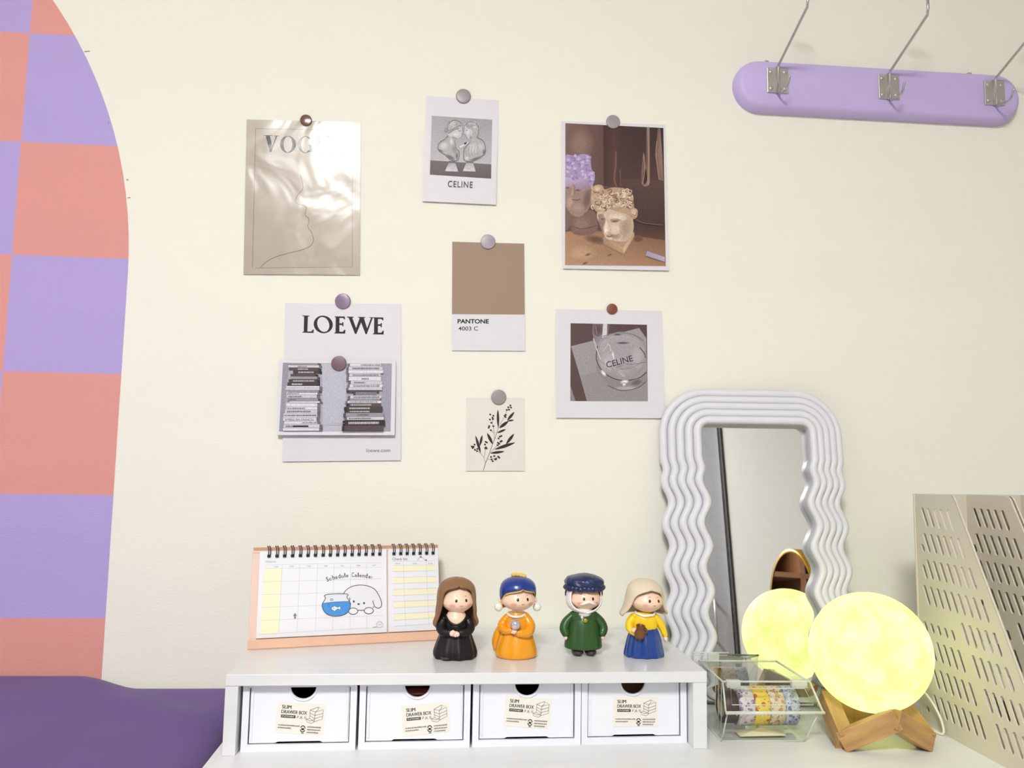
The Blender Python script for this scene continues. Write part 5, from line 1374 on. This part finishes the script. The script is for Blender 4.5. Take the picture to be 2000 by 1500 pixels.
limb('sleeve', [(0.0135,-0.002,0.0500),(0.0205,-0.002,0.0420),(0.0243,-0.003,0.0340),(0.0262,-0.005,0.0275)], [0.0048,0.0052,0.0044,0.0038], YE, f)
hand(f, (-0.0178,-0.0170,0.0355), (0.6,-0.6,0), 0.0032); hand(f, (0.0268,-0.0065,0.0228), (0,-0.2,-1), 0.0030)
JUG = mat('brown_glazed_jug', (112,68,24), 0.35, var=0.1, coat=0.2)
V, F = lathe_shape(rows_smooth([(-0.0085,0.0035,0.0035),(-0.0080,0.0055,0.0055),(-0.0040,0.0068,0.0068),(0.0005,0.0062,0.0062),(0.0035,0.0052,0.0052),(0.0060,0.0054,0.0054),(0.0082,0.0060,0.0060),(0.0078,0.0048,0.0048),(0.0040,0.0035,0.0035)],3), 32)
pyobj('jug', V, F, JUG, f, True, loc=(-0.0105,-0.0205,0.0345), rot=(math.radians(12), math.radians(4), 0))
limb('jug_handle', [(-0.0045,-0.0215,0.0395),(-0.0018,-0.0225,0.0365),(-0.0035,-0.0225,0.0320)], [0.0011,0.0012,0.0011], JUG, f)
tube('collar', [(0.0005+0.0125*math.cos(a), -0.0022-0.0115*math.sin(a), 0.0560-0.0030*math.sin(a)+0.0004*math.sin(6*a)) for a in [math.pi*k/24 for k in range(25)]], 0.0017, WP, f)
h = Head(f, (0.0030,-0.0040,0.0715), (0.0200,0.0180,0.0168), 17, tilt=3); h.face(eye_az=19, eye_el=4, mouth_el=-17, smile=False)
CRM = mat('matte_cream_bonnet', (226,210,184), 0.55, var=0.03)
shell('bonnet', [(0.0970,0.0010,0.0010,0.0035,0),(0.0962,0.0085,0.0090,0.003,0),(0.0935,0.0150,0.0150,0.002,0),(0.0895,0.0192,0.0190,0.001,0),(0.0862,0.0212,0.0208,0.0002,0),(0.0838,0.0222,0.0214,0.0,22),(0.0800,0.0232,0.0220,0.0002,44),(0.0745,0.0243,0.0225,0.0006,55),(0.0680,0.0254,0.0228,0.0012,60),(0.0620,0.0272,0.0235,0.002,66),(0.0570,0.0300,0.0245,0.0025,72),(0.0535,0.0312,0.0250,0.0025,80),(0.0520,0.0285,0.0235,0.0030,88)], CRM, f, (0.0005,-0.0015,0), 10, 72, 0.0030)
# ------------------------------------------------------------------ things seen only in the mirrors
# round gold-rimmed mirror standing on the desk, right of the camera
GOLD = mat('brass_rim', (196,150,40), 0.3, metal=0.8, var=0.05)
rm = thing('round_mirror', 'round gold-rimmed standing mirror seen reflected in the wavy mirror', 'mirror', (0.634,-0.575,0), (0,0,math.radians(77)))
RC = 0.205
V, F = [], []; ns = 64
for (y, r) in ((-0.001,0.098),(-0.001,0.106),(0.022,0.106),(0.022,0.102),(0.018,0.098)):
    for k in range(ns):
        a = 2*math.pi*k/ns; V.append((r*math.cos(a), -y, RC+r*math.sin(a)))
for i in range(4):
    for k in range(ns): F.append((i*ns+k, i*ns+(k+1) % ns, (i+1)*ns+(k+1) % ns, (i+1)*ns+k))
pyobj('rim', V, F, GOLD, rm, True)
pyobj('glass', [(0.0985*math.cos(2*math.pi*k/ns), 0.0, RC+0.0985*math.sin(2*math.pi*k/ns)) for k in range(ns)], [tuple(range(ns))], MIRM, rm)
box('back_disc', -0.06, 0.06, -0.012, -0.004, RC-0.06, RC+0.06, GOLD, rm, 0.002)
tube('stem', [(0,-0.008,RC-0.09),(0,-0.008,0.012)], 0.006, GOLD, rm)
V, F = lathe_shape([(0,0.055,0.055),(0.004,0.055,0.055),(0.009,0.03,0.03),(0.014,0.008,0.008)], 40); pyobj('foot', V, F, GOLD, rm, True, loc=(0,-0.008,0))

# white wardrobe across the room
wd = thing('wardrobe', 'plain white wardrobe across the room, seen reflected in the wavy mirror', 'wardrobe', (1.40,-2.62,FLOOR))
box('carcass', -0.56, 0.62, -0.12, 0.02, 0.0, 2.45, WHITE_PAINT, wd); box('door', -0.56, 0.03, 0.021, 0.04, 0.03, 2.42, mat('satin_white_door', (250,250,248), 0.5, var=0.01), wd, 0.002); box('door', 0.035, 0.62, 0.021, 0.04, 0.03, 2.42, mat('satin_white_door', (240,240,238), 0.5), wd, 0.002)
box('gap_strip', -0.569, -0.5605, 0.0, 0.042, 0.0, 2.45, BLACK, wd)  # black strip standing in for the dark gap at the wardrobe's edge
gd = thing('shaded_wall_panel', 'flat grey panel standing in for the shaded wall beside the white wardrobe, seen reflected in the wavy mirror', 'panel', (0.45,-2.66,FLOOR))  # added board; its grey is the shade on the far wall, put into colour
box('board', -0.37, 0.378, -0.02, 0.0, 0.0, 2.45, mat('wall_shade_grey', (166,166,170), 0.6), gd, 0.002)
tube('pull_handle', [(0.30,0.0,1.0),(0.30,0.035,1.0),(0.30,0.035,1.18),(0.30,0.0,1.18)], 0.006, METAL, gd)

# brown bookcase on the left wall
BKW = mat('brown_bookcase_wood', (124,84,54), 0.5, var=0.15, vscale=6, stretch=(6,1,1))
bc = thing('bookcase', 'brown wooden bookcase of books across the room, seen reflected in the round mirror', 'bookcase', (-0.95,-2.59,FLOOR), (0,0,math.pi/2))
for y in (-0.55, 0.0, 0.55): box('upright', -0.14, 0.14, y-0.015, y+0.015, 0.0, 2.3, BKW, bc)
SH = [0.02,0.72,1.02,1.32,1.62,1.94,2.28]
for z in SH: box('shelf_board', -0.14, 0.14, -0.565, 0.565, z, z+0.024, BKW, bc)
box('back_board', -0.14, -0.13, -0.565, 0.565, 0.0, 2.3, BKW, bc)
rb = random.Random(11)
names = [((176,70,44),'rust red'),((180,186,192),'pale grey'),((80,110,140),'slate blue'),((206,190,150),'cream'),((96,74,60),'dark brown'),((120,140,110),'sage green')]
for bi, (c, nm) in enumerate(names):
    z = SH[3] if bi < 3 else SH[2]; y = (-0.40, -0.05-0.2, 0.10)[bi % 3]+0.02*bi
    w = 0.07+0.012*(bi % 3); hh = 0.19+0.02*(bi % 2)
    bk = thing('book', '%s book in the brown bookcase reflected in the round mirror' % nm, 'book', (-0.95-(y+w/2),-2.58,FLOOR+z+0.0245), (0,0,math.pi/2), group='books in the reflected bookcase')
    box('cover', -0.09, 0.09, -w/2, w/2, 0, hh, mat('cover_'+nm, c, 0.6), bk, 0.002)
    box('page_block', -0.088, 0.0905, -w/2+0.004, w/2-0.004, 0.003, hh-0.003, PAGE, bk)
